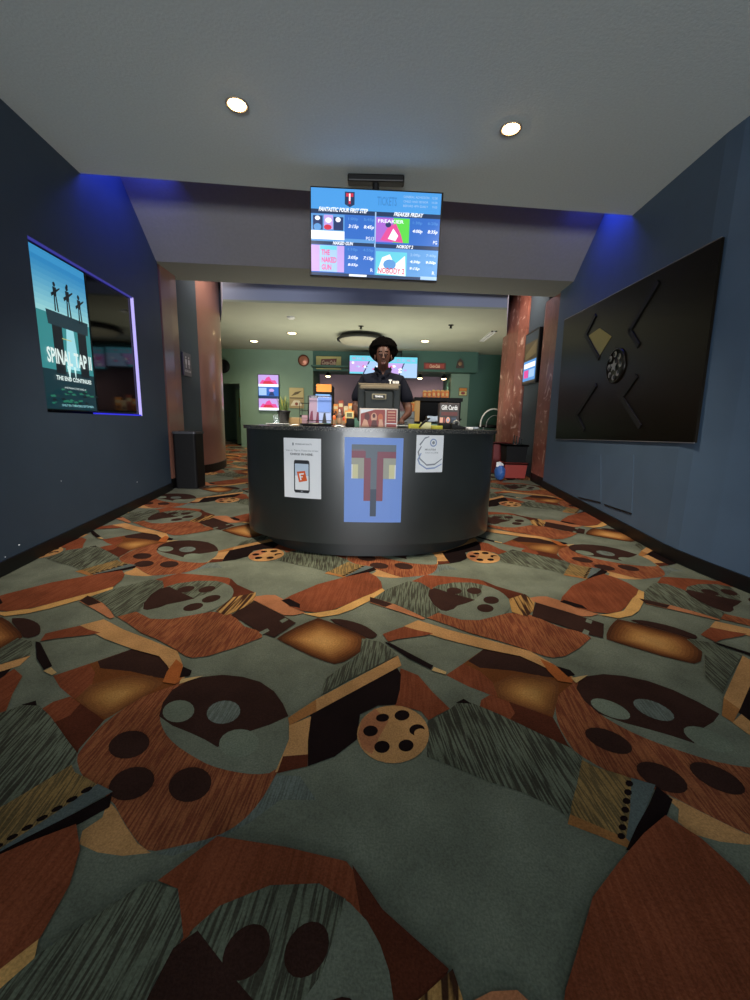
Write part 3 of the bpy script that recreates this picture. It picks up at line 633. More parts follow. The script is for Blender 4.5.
# round emblem: a wheel with eight cut-outs and a star
M_em1 = mat('emblem_dark', '14110d', .35, .6); M_em2 = mat('emblem_silver', '8a8478', .3, .8)
ec = rpt(618.5, 366); ec2 = rpt(618.5, 348); er = (ec2-ec).length*.92
Fm = frame(ec+RN*D0-R3v*er-Vector((0, 0, -er)), R3v*2*er, (0, 0, -2*er), RN)
mb = MB(); Me = Matrix((R3v, Vector((0, 0, 1)), RN)).transposed().to_4x4(); Me.translation = ec+RN*D0
mb.lathe([(er, 0), (er, .016), (er*.93, .02), (er*.9, .014), (.001, .012)], M_em1, Me, 40, cap=False)
its = []
for i in range(8):
    a = 2*PI*i/8; its.append(('c', .5+.33*math.cos(a), .5+.33*math.sin(a), .085, .085, M_em2)); its.append(('c', .5+.33*math.cos(a+.15), .5+.33*math.sin(a+.15), .055, .055, M_em1))
its.append(('p', [(.5+(.2 if i % 2 == 0 else .09)*math.sin(2*PI*i/10), .5-(.2 if i % 2 == 0 else .09)*math.cos(2*PI*i/10)) for i in range(10)], M_em2))
art(mb, Fm, its, .016, .0008); mb.build('emblem', t)
# two flush access hatches below it
for (pts, lab) in (([(577, 455), (601, 455), (601, 502), (579, 497)], 'flush blue-grey access hatch below the dark panel, the one nearer the marble column'),
                   ([(606, 455), (634, 455), (632, 513), (605, 504)], 'flush blue-grey access hatch below the dark panel, the one nearer the camera')):
    q = [rpt(*p) for p in pts]; cc = sum(q, Vector())/4; t = thing('access_hatch', cc, lab, 'hatch', 'wall hatches')
    mb = MB(); pslab(mb, q, .0, .003, M_wallr); mb.build('cover', t)
    mb = MB(); e = (q[3]-q[2]); pslab(mb, [q[3], q[2], q[2]+Vector((0, 0, -.014)), q[3]+Vector((0, 0, -.014))], .001, .009, M_base); mb.build('shadow_strip', t)  # dark strip stands in for the shadow line under the hatch

# =================================================================== TRASH CAN AND SIGN ON THE LEFT
a, b = onfloor(172, 489), onfloor(203, 487)
cx, cy = -2.612, 5.82
t = thing('trash_can', (cx, cy, fz(cy)), 'tall square black trash can at the end of the left wall', 'trash can')
M_bin = mat('black_bin_plastic', '08080a', .6, spec=.25); M_bin2 = mat('grey_bin_top', '3a3b40', .4)
ca, sa = math.cos(.05), math.sin(.05)
def rot(p, ang, c): x, y = p; return (c[0]+x*math.cos(ang)-y*math.sin(ang), c[1]+x*math.sin(ang)+y*math.cos(ang))
def rrect(w, d, r, n=4):
    out = []
    for sx, sy, a0 in ((1, 1, 0), (-1, 1, 90), (-1, -1, 180), (1, -1, 270)):
        for i in range(n+1):
            a = math.radians(a0+90*i/n); out.append((sx*(w/2-r)+r*math.cos(a), sy*(d/2-r)+r*math.sin(a)))
    return out
W2 = .305; topz = 1.05
mb = MB(); mb.prism([rot(p, .03, (cx, cy)) for p in rrect(W2, W2, .03)], lambda x, y: fz(y)+.004, topz, M_bin); mb.build('body', t)
mb = MB(); P = [rot(p, .03, (cx, cy)) for p in rrect(W2+.02, W2+.02, .03)]
mb.prism(P, topz, topz+.03, M_bin2); mb.build('rim', t)
mb = MB(); mb.prism([rot(p, .03, (cx, cy)) for p in rrect(W2-.1, W2-.1, .03)], topz+.03, topz+.034, M_black); mb.build('opening', t)
# restroom sign
p0, p1 = onwall((-2.86, 6.2), (-2.86, 6.9), 181, 352), onwall((-2.86, 6.2), (-2.86, 6.9), 189, 377)
M_sg = mat('sign_grey', '6f6a70', .4); M_sw = mat('sign_white', 'e4e0e0', .5)
t = thing('restroom_sign', (-2.85, (p0.y+p1.y)/2, (p0.z+p1.z)/2), 'small grey restroom sign with white figures on the narrow slate wall', 'sign')
sy0, sy1, sz0, sz1 = 6.30, 6.56, 1.88, 2.21
mb = MB(); mb.rbox((-2.859, sy0, sz0), (-2.838, sy1, sz1), .004, M_sg); mb.build('plate', t)
F = frame((-2.838, sy0, sz1), (0, sy1-sy0, 0), (0, 0, -(sz1-sz0)), (1, 0, 0)); mb = MB(); its = []
for x in (.32, .68):
    its += [('c', x, .2, .06, .05, M_sw), ('p', [(x-.1, .28), (x+.1, .28), (x+.12 if x > .5 else x+.07, .5), (x+.04, .5), (x+.04, .66), (x-.04, .66), (x-.04, .5), (x-.12 if x > .5 else x-.07, .5)], M_sw)]
its += [('t', 'RESTROOMS', .12, .74, .88, .84, M_sw, .02)]
art(mb, F, its); mb.build('pictogram', t)

# framed poster screen on the right recess wall
x = 2.68; ya, yb, za, zb = 7.16, 7.80, 1.98, 2.86
t = thing('framed_poster_screen', (x, (ya+yb)/2, (za+zb)/2), 'upright framed poster screen between the two rust marble pillars', 'screen')
mb = MB(); mb.rbox((x-.06, ya, za), (x-.001, yb, zb), .008, M_bez); mb.build('frame', t)
F = frame((x-.06, yb-.03, zb-.03), (0, -(yb-ya-.06), 0), (0, 0, -(zb-za-.06)), (-1, 0, 0)); mb = MB()
art(mb, F, [('r', 0, 0, 1, 1, mat('reflection_bronze', '6a5a44', .3)), ('r', 0, .0, 1, .18, mat('reflection_mauve', '3c4a5a', .3)), ('p', [(.1, .4), (.9, .2), (.95, .45), (.1, .52)], mat('poster_tan', '8e7c5c', .3)), ('r', 0, .55, 1, .96, E_lb), ('r', .05, .6, .95, .7, EW), ('r', .08, .74, .45, .9, E_pk), ('r', .5, .74, .93, .9, E_pl)])  # warm upper shapes paint in the reflection on the screen glass
mb.build('display', t)

# =================================================================== THE BOWED BLACK COUNTER
CT = Vector((-.055, 4.10)); CA = math.radians(3.5)
def cw(x, y): return (CT.x+x*math.cos(CA)-y*math.sin(CA), CT.y+x*math.sin(CA)+y*math.cos(CA))
def bow(a, b, n=2.35, N=44, back=.62):
    out = []
    for i in range(N+1):
        t = PI*i/N; c, s = math.cos(t), math.sin(t)
        out.append((-a*math.copysign(abs(c)**(2/n), c), -b*abs(s)**(2/n)))
    return [(-a, back)]+out+[(a, back)]
def ring(a, b, wdt, back=.62):
    o = bow(a, b, back=back); i = bow(a-wdt, b-wdt, back=back)
    return o+i[::-1]
ZT = 1.203
M_cnt = mat('black_laminate', '232725', .36, var=.12, scale=4, coat=.25)
M_kick = mat('black_kickboard', '191c1b', .4, var=.1, scale=4)
def speck(name):
    m = bpy.data.materials.new(name); m.use_nodes = True; nt = m.node_tree; b = nt.nodes['Principled BSDF']; b.inputs['Roughness'].default_value = .25
    tc = nt.nodes.new('ShaderNodeTexCoord'); n = nt.nodes.new('ShaderNodeTexNoise'); n.inputs['Scale'].default_value = 150; n.inputs['Detail'].default_value = 3
    r = nt.nodes.new('ShaderNodeValToRGB'); r.color_ramp.elements[0].position = .5; r.color_ramp.elements[1].position = .62
    r.color_ramp.elements[0].color = (*lin('26282a'), 1); r.color_ramp.elements[1].color = (*lin('6e6c64'), 1)
    nt.links.new(tc.outputs['Object'], n.inputs['Vector']); nt.links.new(n.outputs['Fac'], r.inputs['Fac']); nt.links.new(r.outputs['Color'], b.inputs['Base Color']); return m
M_top = speck('speckled_worktop')
ctr = thing('service_counter', (CT.x, CT.y, fz(CT.y)), 'big bowed black service counter standing on the patterned carpet', 'counter')
mb = MB(); P = [cw(*p) for p in ring(1.16, .872, .5)]; nP = len(P)
def shell(mb, P, z0, z1, m):
    n = len(P); h = n//2; Z0 = z0 if callable(z0) else (lambda x, y: z0); Z1 = z1 if callable(z1) else (lambda x, y: z1)
    vs = [(x, y, Z0(x, y)) for x, y in P]+[(x, y, Z1(x, y)) for x, y in P]
    mb.add(vs, [(i, (i+1) % n, n+(i+1) % n, n+i) for i in range(n)], m, smooth=True)
    for i in range(h-1):
        j = n-1-i; mb.add([vs[i], vs[i+1], vs[j-1], vs[j]], [(3, 2, 1, 0)], m); mb.add([vs[n+i], vs[n+i+1], vs[n+j-1], vs[n+j]], [(0, 1, 2, 3)], m)
shell(mb, P, .275, ZT-.03, M_cnt); mb.build('body', ctr)
mb = MB(); shell(mb, [cw(*p) for p in ring(1.0, .852, .3)], lambda x, y: fz(y)+.003, .275, M_kick); mb.build('kickboard', ctr)
mb = MB(); shell(mb, [cw(*p) for p in ring(1.185, .895, .54, .64)], ZT-.03, ZT, M_top); mb.build('worktop', ctr)
# front surface as a function of world x
_o = [cw(*p) for p in bow(1.16, .872)]
def front_y(x):
    for (x0, y0), (x1, y1) in zip(_o[1:-1], _o[2:-1]):
        if min(x0, x1) <= x <= max(x0, x1) and y0 < 4.0: return y0+(y1-y0)*(x-x0)/(x1-x0)
    return 3.3
def cfr(x0, x1, z1, z0):
    def F(x, y, d):
        X = x0+(x1-x0)*x; g = (front_y(X+.01)-front_y(X-.01))/.02; L = math.hypot(1, g)
        return Vector((X+g/L*d, front_y(X)-d/L, z1+(z0-z1)*y))
    return F
def sheet(name, F, w_m, label, cat, items, th=.004):
    mb = MB(); n = 10; m = w_m; vs = []
    for i in range(n+1): vs += [F(i/n, 1, .0015), F(i/n, 0, .0015), F(i/n, 1, th), F(i/n, 0, th)]
    fs = []
    for i in range(n): a = 4*i; b = a+4; fs += [(a+2, b+2, b+3, a+3), (a, a+1, b+1, b), (a+1, a+3, b+3, b+1), (a, b, b+2, a+2)]
    fs += [(0, 2, 3, 1), (4*n, 4*n+1, 4*n+3, 4*n+2)]
    mb.add(vs, fs, m); c = F(.5, .5, 0); t = thing(name, c, label, cat); mb.build('sheet', t)
    mb = MB(); art(mb, F, items, th, .0005, nx=8); mb.build('print', t); return t
Bl = mat('logo_blue', '789eea', .5); Rd = mat('logo_rose', '8e4a5c', .5); Gy = mat('logo_grey', '66727e', .5); Gd = mat('logo_slate', '3e4c60', .5); Cr1 = mat('logo_stone', 'a9a99a', .5); Cr2 = mat('logo_cream', 'dcd8a8', .5); Pw = mat('paper_white', 'f0f2f4', .55)
Rg = mat('logo_mauve_grey', '80707c', .5)
F = cfr(-.243, .209, 1.131, .463)
sheet('logo_panel', F, Bl, 'blue panel with a grey and red letter T on the counter front', 'sign',
      [('r', .12, .08, .88, .235, Gy), ('r', .12, .155, .36, .235, Rd), ('r', .12, .135, .34, .155, Rg), ('r', .56, .16, .88, .235, Rd), ('r', .335, .235, .45, .74, Rd), ('r', .55, .235, .665, .74, Rd), ('r', .45, .155, .555, .92, Gy), ('r', .45, .60, .555, .925, Gd),
       ('r', .12, .235, .335, .475, Cr1), ('r', .12, .31, .235, .475, Cr2), ('r', .665, .235, .88, .475, Cr1), ('r', .765, .31, .88, .475, Cr2), ('r', .12, .31, .14, .475, Pw), ('r', .86, .31, .88, .475, Pw)], .008)
Pg = mat('print_grey', '8b9096', .5); Pd = mat('print_dark', '26292e', .5); Po = mat('print_orange', 'e0602c', .5); Pb = mat('print_blue_grey', '93a4c8', .5); Pp = mat('print_pink', 'e8a890', .5); Pl = mat('print_light', 'c3d4e6', .5)
F = cfr(-.733, -.427, 1.112, .638)
sheet('phone_poster', F, Pw, 'white poster picturing a smartphone with an orange ticket on the counter front', 'poster',
      [('t', 'PREMIUM SEATS', .32, .085, .76, .108, Pg, .02), ('p', [(.24, .075), (.28, .075), (.28, .12), (.24, .12)], Pg), ('t', 'Scan it, Tap it, Point the ticket', .06, .185, .93, .225, Pg), ('t', 'CHECK IN HERE.', .18, .245, .80, .28, Pd, .02),
       ('p', [(.29, .375), (.31, .36), (.66, .36), (.69, .375), (.70, .41), (.70, .88), (.67, .91), (.31, .91), (.28, .88), (.28, .41)], Pd), ('r', .31, .42, .675, .86, Pl), ('r', .31, .62, .675, .86, Pw),
       ('c', .49, .885, .025, .014, Pg), ('p', [(.36, .555), (.58, .535), (.64, .70), (.42, .73)], Po), ('p', [(.42, .585), (.55, .572), (.555, .595), (.465, .605), (.47, .63), (.52, .625), (.525, .645), (.475, .65), (.49, .69), (.455, .695)], Pw)])
F = cfr(.312, .532, 1.158, .866)
sheet('care_notice', F, Pw, 'small white notice with grey looping lines taped on the counter front', 'notice',
      [('t', 'NO OUTSIDE', .32, .36, .72, .41, Pd, .01), ('t', 'FOOD OR DRINK', .34, .45, .82, .49, Pg), ('c', .62, .2, .13, .11, Pb), ('c', .62, .2, .09, .075, Pw), ('c', .62, .2, .05, .045, Pg)] +
      [('p', [(.2+.0*k, .30+k*.18), (.10, .45+k*.2), (.16, .62+k*.14), (.40, .78+k*.1), (.70, .76+k*.1), (.96, .62+k*.14), (.96, .65+k*.14), (.70, .80+k*.1), (.40, .82+k*.1), (.12, .64+k*.14), (.05, .45+k*.2), (.16, .30+k*.18)], Pb if k else Pg) for k in range(2)] +
      [('p', [(.10, .25), (.30, .06), (.45, .03), (.45, .05), (.30, .10), (.14, .28)], Pg)])

# =================================================================== THINGS ON THE COUNTER
def bx(mb, c, s, m, rz=0, r=0):
    M = Matrix.Translation(c) @ Matrix.Rotation(rz, 4, 'Z')
    if r: mb.rbox((-s[0]/2, -s[1]/2, 0), (s[0]/2, s[1]/2, s[2]), r, m, M)
    else: mb.box((-s[0]/2, -s[1]/2, 0), (s[0]/2, s[1]/2, s[2]), m, M)
    return mb
def X(u, y, v=418): return at(u, v, y).x
def Zp(u, v, y): return at(u, v, y).z
# potted grass on its saucer
yy = 3.95; cx = X(284, yy)
t = thing('saucer', (cx-.055, yy, ZT), 'white saucer under the small potted grass plant on the counter', 'saucer')
mb = MB(); mb.lathe([(.06, 0), (.075, .004), (.11, .014), (.108, .018), (.07, .01), (.001, .008)], Pw, Matrix.Translation((cx-.055, yy-.02, ZT)), 28, cap=False); mb.build('dish', t)
t = thing('potted_grass', (cx, yy, ZT+.0185), 'small black pot of yellow-green grass at the left end of the counter', 'plant')
mb = MB(); mb.lathe([(.036, 0), (.04, .002), (.056, .10), (.062, .105), (.062, .118), (.055, .118), (.052, .10), (.001, .095)], mat('black_pot', '0e0e0f', .5), Matrix.Translation((cx, yy, ZT+.0185)), 24, cap=False); mb.build('pot', t)
mb = MB(); r_ = random.Random(5); gm = [mat('grass_green', '6f8c45', .6), mat('grass_yellow', 'b0ac58', .6), mat('grass_dark', '43602f', .6)]
for i in range(110):
    a = r_.uniform(0, 2*PI); q = r_.uniform(0, .04); b = Vector((cx+q*math.cos(a), yy+q*math.sin(a), ZT+.108)); ln = r_.uniform(.08, .175); o = Vector((math.cos(a), math.sin(a), 0))*r_.uniform(0, .06); s = Vector((-math.sin(a), math.cos(a), 0))*.003
    p1 = b+o*.4+Vector((0, 0, ln*.6)); p2 = b+o+Vector((0, 0, ln)); mb.add([b-s, b+s, p1+s, p1-s, p2], [(0, 1, 2, 3), (3, 2, 4)], gm[i % 3])
mb.build('leaves', t)
# clear box behind and beige box
M_clr = mat('clear_acrylic', 'c9d6d0', .08); M_clr.node_tree.nodes['Principled BSDF'].inputs['Transmission Weight'].default_value = .85
cx = X(275.5, 4.05); mb = MB(); bx(mb, (cx, 4.08, ZT), (.05, .05, .10), M_clr, .1, .004); tag(mb.build('acrylic_holder', loc=(cx, 4.08, ZT)), 'small clear acrylic holder left of the potted grass', 'holder')
cx = X(297.5, 4.12); t = thing('cardboard_box', (cx, 4.1, ZT), 'small tan cardboard box right of the potted grass', 'box')
M_card = mat('cardboard', 'a68a60', .8); mb = MB(); bx(mb, (cx, 4.12, ZT), (.155, .1, .075), M_card, .06); mb.build('box', t)
mb = MB(); bx(mb, (cx, 4.12, ZT+.075), (.16, .045, .002), mat('parcel_tape', 'c2ab7c', .3), .06); mb.build('tape', t)
# low leaflet stand with a light blue flyer
yy = 3.72; x0, x1 = X(309, yy), X(331, yy); cx = (x0+x1)/2; zt = Zp(320, 395, yy)
t = thing('leaflet_stand', (cx, yy, ZT), 'small wire stand holding a pale blue flyer left of the till', 'stand')
mb = MB(); Fl = mat('flyer_lilac', '9fb2e0', .5); M_ = Matrix.Translation((cx, yy, ZT+.03)) @ Matrix.Rotation(math.radians(-8), 4, 'X')
mb.box((x0-cx, -.002, 0), (x1-cx, .002, zt-ZT-.03), Fl, M_)
Ff = lambda x, y, d: M_ @ Vector((x0-cx+(x1-x0)*x, -.002-d, (zt-ZT-.03)*(1-y)))
art(mb, Ff, [('r', 0, 0, 1, .1, mat('flyer_grey', '5c5f78', .5)), ('r', 0, .1, .35, 1, mat('flyer_pink', 'a08aa0', .5)), ('r', .4, .0, 1, .6, mat('flyer_blue', '6d8fd8', .5)), ('p', [(.0, .95), (.08, .6), (.16, .55), (.2, .95)], mat('flyer_plum', '6a2a44', .5)), ('p', [(.3, 1), (.36, .6), (.44, .62), (.46, 1)], mat('flyer_plum', '6a2a44')),
              ('p', [(.6, 1), (.66, .66), (.74, .62), (.8, 1)], Pd), ('t', 'NOW SHOWING', .1, .02, .9, .08, Pw)]); mb.build('flyer', t)
mb = MB(); M_wire = mat('wire_black', '111214', .35, .5)
for dx in (x0-cx-.008, x1-cx+.008): mb.tube([(cx+dx, yy-.05, ZT+.004), (cx+dx, yy-.05, ZT+.05), (cx+dx, yy+.0, ZT+.05), (cx+dx, yy+.012, zt-.01), (cx+dx, yy+.06, ZT+.004)], .003, M_wire, 6)
mb.tube([(x0-.008, yy-.05, ZT+.05), (x1+.008, yy-.05, ZT+.05)], .003, M_wire, 6); mb.tube([(x0-.008, yy+.012, zt-.01), (x1+.008, yy+.012, zt-.01)], .003, M_wire, 6); mb.build('wire_frame', t)
# wire basket of cards to the left of the stand
x0b, x1b = X(302, 3.8), X(308.5, 3.8); zb = Zp(305, 403, 3.8)
t = thing('wire_card_rack', ((x0b+x1b)/2, 3.85, ZT), 'narrow black wire card rack between the tan box and the pale blue flyer', 'rack')
mb = MB()
for k in range(4):
    z = ZT+.004+k*(zb-ZT-.004)/3; mb.tube([(x0b-.02, 3.8, z), (x1b, 3.8, z), (x1b, 3.92, z), (x0b-.02, 3.92, z), (x0b-.02, 3.8, z)], .0022, M_wire, 5)
for (a_, b_) in ((x0b-.02, 3.8), (x1b, 3.8), (x1b, 3.92), (x0b-.02, 3.92)): mb.tube([(a_, b_, ZT), (a_, b_, zb)], .0025, M_wire, 5)
mb.build('wire_frame', t)
mb = MB(); bx(mb, ((x0b+x1b)/2-.01, 3.85, ZT+.006), (.05, .05, .09), mat('card_pink', 'b58f98', .5)); mb.build('cards', t)
# black tray and papers
cx = X(316, 3.55, 424); mb = MB()
P = [(cx+x, 3.56+y) for x, y in rrect(.26, .12, .02)]; mb.prism(P, ZT+.001, ZT+.008, M_bin)
mb.prism([(cx+x, 3.56+y) for x, y in rrect(.26, .12, .02)]+[(cx+x, 3.56+y) for x, y in reversed(rrect(.24, .10, .015))], ZT+.008, ZT+.024, M_bin)
tag(mb.build('tray', loc=(cx, 3.56, ZT)), 'flat black tray on the counter below the pale blue flyer', 'tray')
mb = MB(); mb.lathe([(.03, 0), (.05, .004), (.065, .014), (.063, .017), (.04, .007), (.001, .006)], mat('cream_ceramic', 'b9ac98', .3), Matrix.Translation((cx, 3.56, ZT+.0085)), 24, cap=False)
tag(mb.build('dish', loc=(cx, 3.56, ZT+.0085)), 'small cream dish lying in the flat black tray', 'dish')
for i, (u, ww, rz, lab) in enumerate(((296, .10, .3, 'loose white paper on the counter left of the black tray'), (337, .11, -.15, 'loose white paper on the counter between the black tray and the red card display'), (340, .07, .5, 'folded white receipt on the counter just left of the red card display'))):
    y_ = 3.52+.07*i; cx = X(u, y_, 424); mb = MB(); n = 6
    vs = []
    for k in range(n+1): f = k/n; vs += [(-ww/2+ww*f, -.05, .0015+.008*math.sin(f*PI)*(1+i*.4)), (-ww/2+ww*f, .05, .0015+.012*math.sin(f*PI))]
    mb.add(vs, [(2*k, 2*k+2, 2*k+3, 2*k+1) for k in range(n)], Pw, Matrix.Translation((cx, y_, ZT+.001)) @ Matrix.Rotation(rz, 4, 'Z'))
    o = mb.build('loose_paper', loc=(cx, y_, ZT)); sm_ = o.modifiers.new('thickness', 'SOLIDIFY'); sm_.thickness = .0012; sm_.offset = 1; tag(o, lab, 'paper')
# bottles and snack packs between flyer and till
def bottle(u, v, y, r, h, col, cap, label, cat='bottle'):
    cx = X(u, y); t = thing(cat+'_container', (cx, y, ZT), label, cat) if False else thing('sauce_bottle', (cx, y, ZT), label, cat)
    T = Matrix.Translation((cx, y, ZT)); m = mat('plastic_'+col, col, .35)
    mb = MB(); mb.lathe([(r*.95, 0), (r, .004), (r, h*.62), (r*.8, h*.74), (r*.35, h*.82), (r*.33, h*.84)], m, T, 16); mb.build('bottle', t)
    mb = MB(); mb.lathe([(r*.42, h*.835), (r*.42, h*.93), (r*.2, h), (.001, h)], mat('plastic_'+cap, cap, .4), T, 14, cap=False); mb.build('cap', t)
    mb = MB(); mb.lathe([(r+.0008, h*.18), (r+.0008, h*.5)], mat('wrap_tan', 'a88a6a', .5), T, 16, cap=False); mb.build('wrap', t)
bottle(334, 0, 3.9, .022, .125, 'c8602a', '2b1d18', 'orange sauce bottle just right of the pale blue flyer')
bottle(339.5, 0, 3.95, .024, .16, '6d5a52', 'c9b9a8', 'dull brown sauce bottle with pale cap, middle of the three bottles')
bottle(344.5, 0, 3.9, .02, .115, 'b0402a', '22201f', 'red sauce bottle right of the brown one with the pale cap')
cx = X(349.5, 3.86); t = thing('ticket_printer', (cx, 3.86, ZT), 'orange and yellow boxed sign holder just left of the till', 'sign holder')
mb = MB(); bx(mb, (cx, 3.86, ZT), (.065, .06, .035), M_bin, 0, .004); mb.build('base', t)
mb = MB(); bx(mb, (cx, 3.85, ZT+.035), (.085, .012, .11), mat('sign_orange', 'd98a34', .5), 0, .002)
art(mb, frame((cx-.04, 3.8435, ZT+.14), (.08, 0, 0), (0, 0, -.1), (0, -1, 0)), [('r', .05, .05, .95, .6, mat('sign_cream', 'd8cc88', .5)), ('r', .2, .15, .8, .5, mat('sign_olive', '5a5a34', .5))]); mb.build('card', t)
t.name = 'card_holder'
mb = MB(); cx = X(352, 3.7); bx(mb, (cx-.015, 3.72, ZT), (.07, .06, .075), M_bin, .1, .006)
tag(mb.build('card_reader', loc=(cx-.015, 3.72, ZT)), 'small black card reader standing between the bottles and the red card display', 'card reader')

# till seen from behind
yy = 3.66; xc = X(379, yy, 400); zt_ = Zp(378, 382.5, yy)
t = thing('till', (xc, yy, ZT), 'black till seen from behind with a beige strip, in front of the cashier', 'till')
M_till = mat('till_grey', '1c2020', .35); M_tb = mat('till_beige', '6f6450', .35); hgt = zt_-ZT
Mt = Matrix.Translation((xc, yy, ZT)) @ Matrix.Rotation(math.radians(-9), 4, 'X')
mb = MB(); mb.rbox((-.185, 0, .06), (.185, .03, hgt), .008, M_till, Mt); mb.rbox((-.13, -.035, .10), (.13, .01, hgt-.06), .018, M_till, Mt); mb.build('display_back', t)
mb = MB(); mb.rbox((-.165, -.045, hgt-.055), (.165, -.005, hgt-.022), .008, M_tb, Mt); mb.rbox((-.18, -.006, hgt-.014), (.18, .012, hgt+.002), .004, M_tb, Mt); mb.build('top_strip', t)
mb = MB(); mb.rbox((-.062, -.044, .235), (.062, -.03, .285), .006, mat('till_frame', '77725f', .3), Mt); mb.rbox((-.05, -.048, .245), (.05, -.04, .275), .004, M_black, Mt)
art(mb, lambda x, y, d: Mt @ Vector((-.04+.08*x, -.048-d, .271-.022*y)), [('t', 'TERMINAL', .05, .15, .95, .85, Pw, .03)]); mb.build('badge', t)
mb = MB(); mb.rbox((-.12, -.03, 0), (.12, .16, .022), .008, M_till, Matrix.Translation((xc, yy, ZT))); mb.rbox((-.05, .03, .02), (.05, .08, .16), .01, M_till, Matrix.Translation((xc, yy, ZT))); mb.build('stand', t)
# red gift card display
yy = 3.44; x0, x1 = X(359.5, yy), X(397.5, yy); zt_ = Zp(378, 408.5, yy)
t = thing('card_display', ((x0+x1)/2, yy, ZT), 'red and white card display standing in front of the till', 'display')
mb = MB(); mb.rbox((x0, yy, ZT), (x1, yy+.012, zt_), .002, mat('display_white', 'e0cfc4', .5)); mb.build('panel', t)
mb = MB(); mb.prism([(x0+.03, yy+.012), (x1-.03, yy+.012), (x1-.03, yy+.06), (x0+.03, yy+.06)], ZT, ZT+.006, Pw); mb.build('foot', t)
Dr = mat('display_red', '9c3c34', .5); Dm = mat('display_maroon', '5c2420', .5); Dp = mat('display_peach', 'dca486', .5); Do = mat('display_orange', 'c8643c', .5)
mb = MB(); art(mb, frame((x0, yy, zt_), (x1-x0, 0, 0), (0, 0, -(zt_-ZT)), (0, -1, 0)),
  [('r', .03, .06, .67, .95, Dr), ('p', [(.03, .06), (.4, .06), (.03, .28)], Pw), ('r', .71, .06, .97, .95, Dr), ('c', .2, .42, .07, .2, Dm), ('c', .38, .46, .08, .24, Dp), ('c', .55, .48, .07, .22, Do), ('p', [(.05, .95), (.12, .55), (.2, .6), (.26, .95)], Dp),
   ('p', [(.3, .95), (.34, .6), (.44, .6), (.48, .95)], Dm), ('p', [(.5, .95), (.52, .55), (.6, .55), (.64, .95)], Dp), ('c', .38, .38, .04, .11, Dm), ('r', .74, .14, .94, .2, Dp), ('r', .74, .3, .94, .34, Dp), ('r', .74, .44, .94, .48, Dp), ('r', .74, .58, .94, .62, Dp), ('r', .71, .74, .97, .78, Pw)]); mb.build('print', t)
# yellow papers with a black pen and small items to the right
cx = X(423, 3.55, 424); mb = MB()
Yl = mat('yellow_card', 'd0c840', .55)
for k, (dx, rz, hh_) in enumerate(((-.07, .2, .04), (.025, -.1, .055), (.12, .15, .03))):
    M_ = Matrix.Translation((cx+dx, 3.55+.02*k, ZT)) @ Matrix.Rotation(rz, 4, 'Z')
    o = MB(); o.box((-.045, -.03, 0.002), (.045, .03, hh_), Yl if k != 1 else mat('pale_yellow_card', 'd8d49a', .55), M_)
    tag(o.build('card_stack', loc=(cx+dx, 3.55+.02*k, ZT)), ['yellow card stack at the left end of the bright pile right of the till', 'pale yellow card stack in the middle of the bright pile right of the till', 'thin yellow card stack at the right end of the bright pile right of the till'][k], 'cards', 'yellow card stacks on the counter')
mb = MB(); mb.tube([(cx-.035, 3.50, ZT+.012), (cx-.01, 3.49, ZT+.045), (cx+.03, 3.49, ZT+.08), (cx+.05, 3.49, ZT+.088)], [.006, .010, .010, .006], M_bin, 10)
tag(mb.build('marker_pen', loc=(cx, 3.5, ZT+.04)), 'thick black marker pen resting on the yellow card stacks', 'pen')
mb = MB(); cx = X(431, 3.7); bx(mb, (cx, 3.7, ZT), (.10, .07, .035), mat('grey_box', '8c8c74', .6), .1, .004); tag(mb.build('small_box', loc=(cx, 3.7, ZT)), 'low greyish cream box right of the marker pen', 'box')
# black gift card holder with coloured cards
yy = 3.78; x0, x1 = X(439, yy), X(459, yy); zt_ = Zp(449, 403, yy)
t = thing('gift_card_stand', ((x0+x1)/2, yy, ZT), 'dark tiered stand of small cards near the right end of the counter', 'stand')
mb = MB(); mb.rbox((x0, yy, ZT), (x1, yy+.09, zt_), .004, mat('stand_dark', '3a302e', .5)); mb.rbox((x0-.004, yy-.07, ZT), (x1, yy, ZT+.055), .004, M_bin); mb.build('body', t)
mb = MB(); art(mb, frame((x0, yy, zt_), (x1-x0, 0, 0), (0, 0, -(zt_-ZT)), (0, -1, 0)), [('t', 'Gift Cards', .1, .08, .9, .26, Pw, .02), ('r', .04, .55, .2, .95, Pp), ('r', .24, .55, .3, .95, Dr), ('c', .45, .65, .1, .12, Pp), ('c', .45, .65, .05, .06, Pb), ('r', .62, .55, .85, .75, Gd), ('r', .1, .34, .9, .48, Dm)]); mb.build('cards', t)
t = thing('tape_dispenser', (X(460, 3.62), 3.62, ZT), 'black tape dispenser right of the dark card stand', 'tape dispenser'); cx = X(459, 3.62)
mb = MB(); mb.prism([(cx-.06, 3.60), (cx+.06, 3.60), (cx+.06, 3.65), (cx-.06, 3.65)], ZT+.001, lambda x, y: ZT+(.05 if x < cx else .022), M_bin); mb.build('base', t)
mb = MB(); mb.lathe([(.03, -.012), (.03, .012), (.016, .012), (.016, -.012), (.03, -.012)], mat('tape_roll', '70706a', .3), Matrix.Translation((cx-.02, 3.625, ZT+.05)) @ Matrix.Rotation(PI/2, 4, 'X'), 20, cap=False); mb.build('roll', t)
mb = MB(); cx = X(470, 3.85); bx(mb, (cx, 3.85, ZT), (.05, .05, .02), Pw, .3, .004); tag(mb.build('note_pad', loc=(cx, 3.85, ZT)), 'tiny white note pad near the right end of the counter', 'note pad')

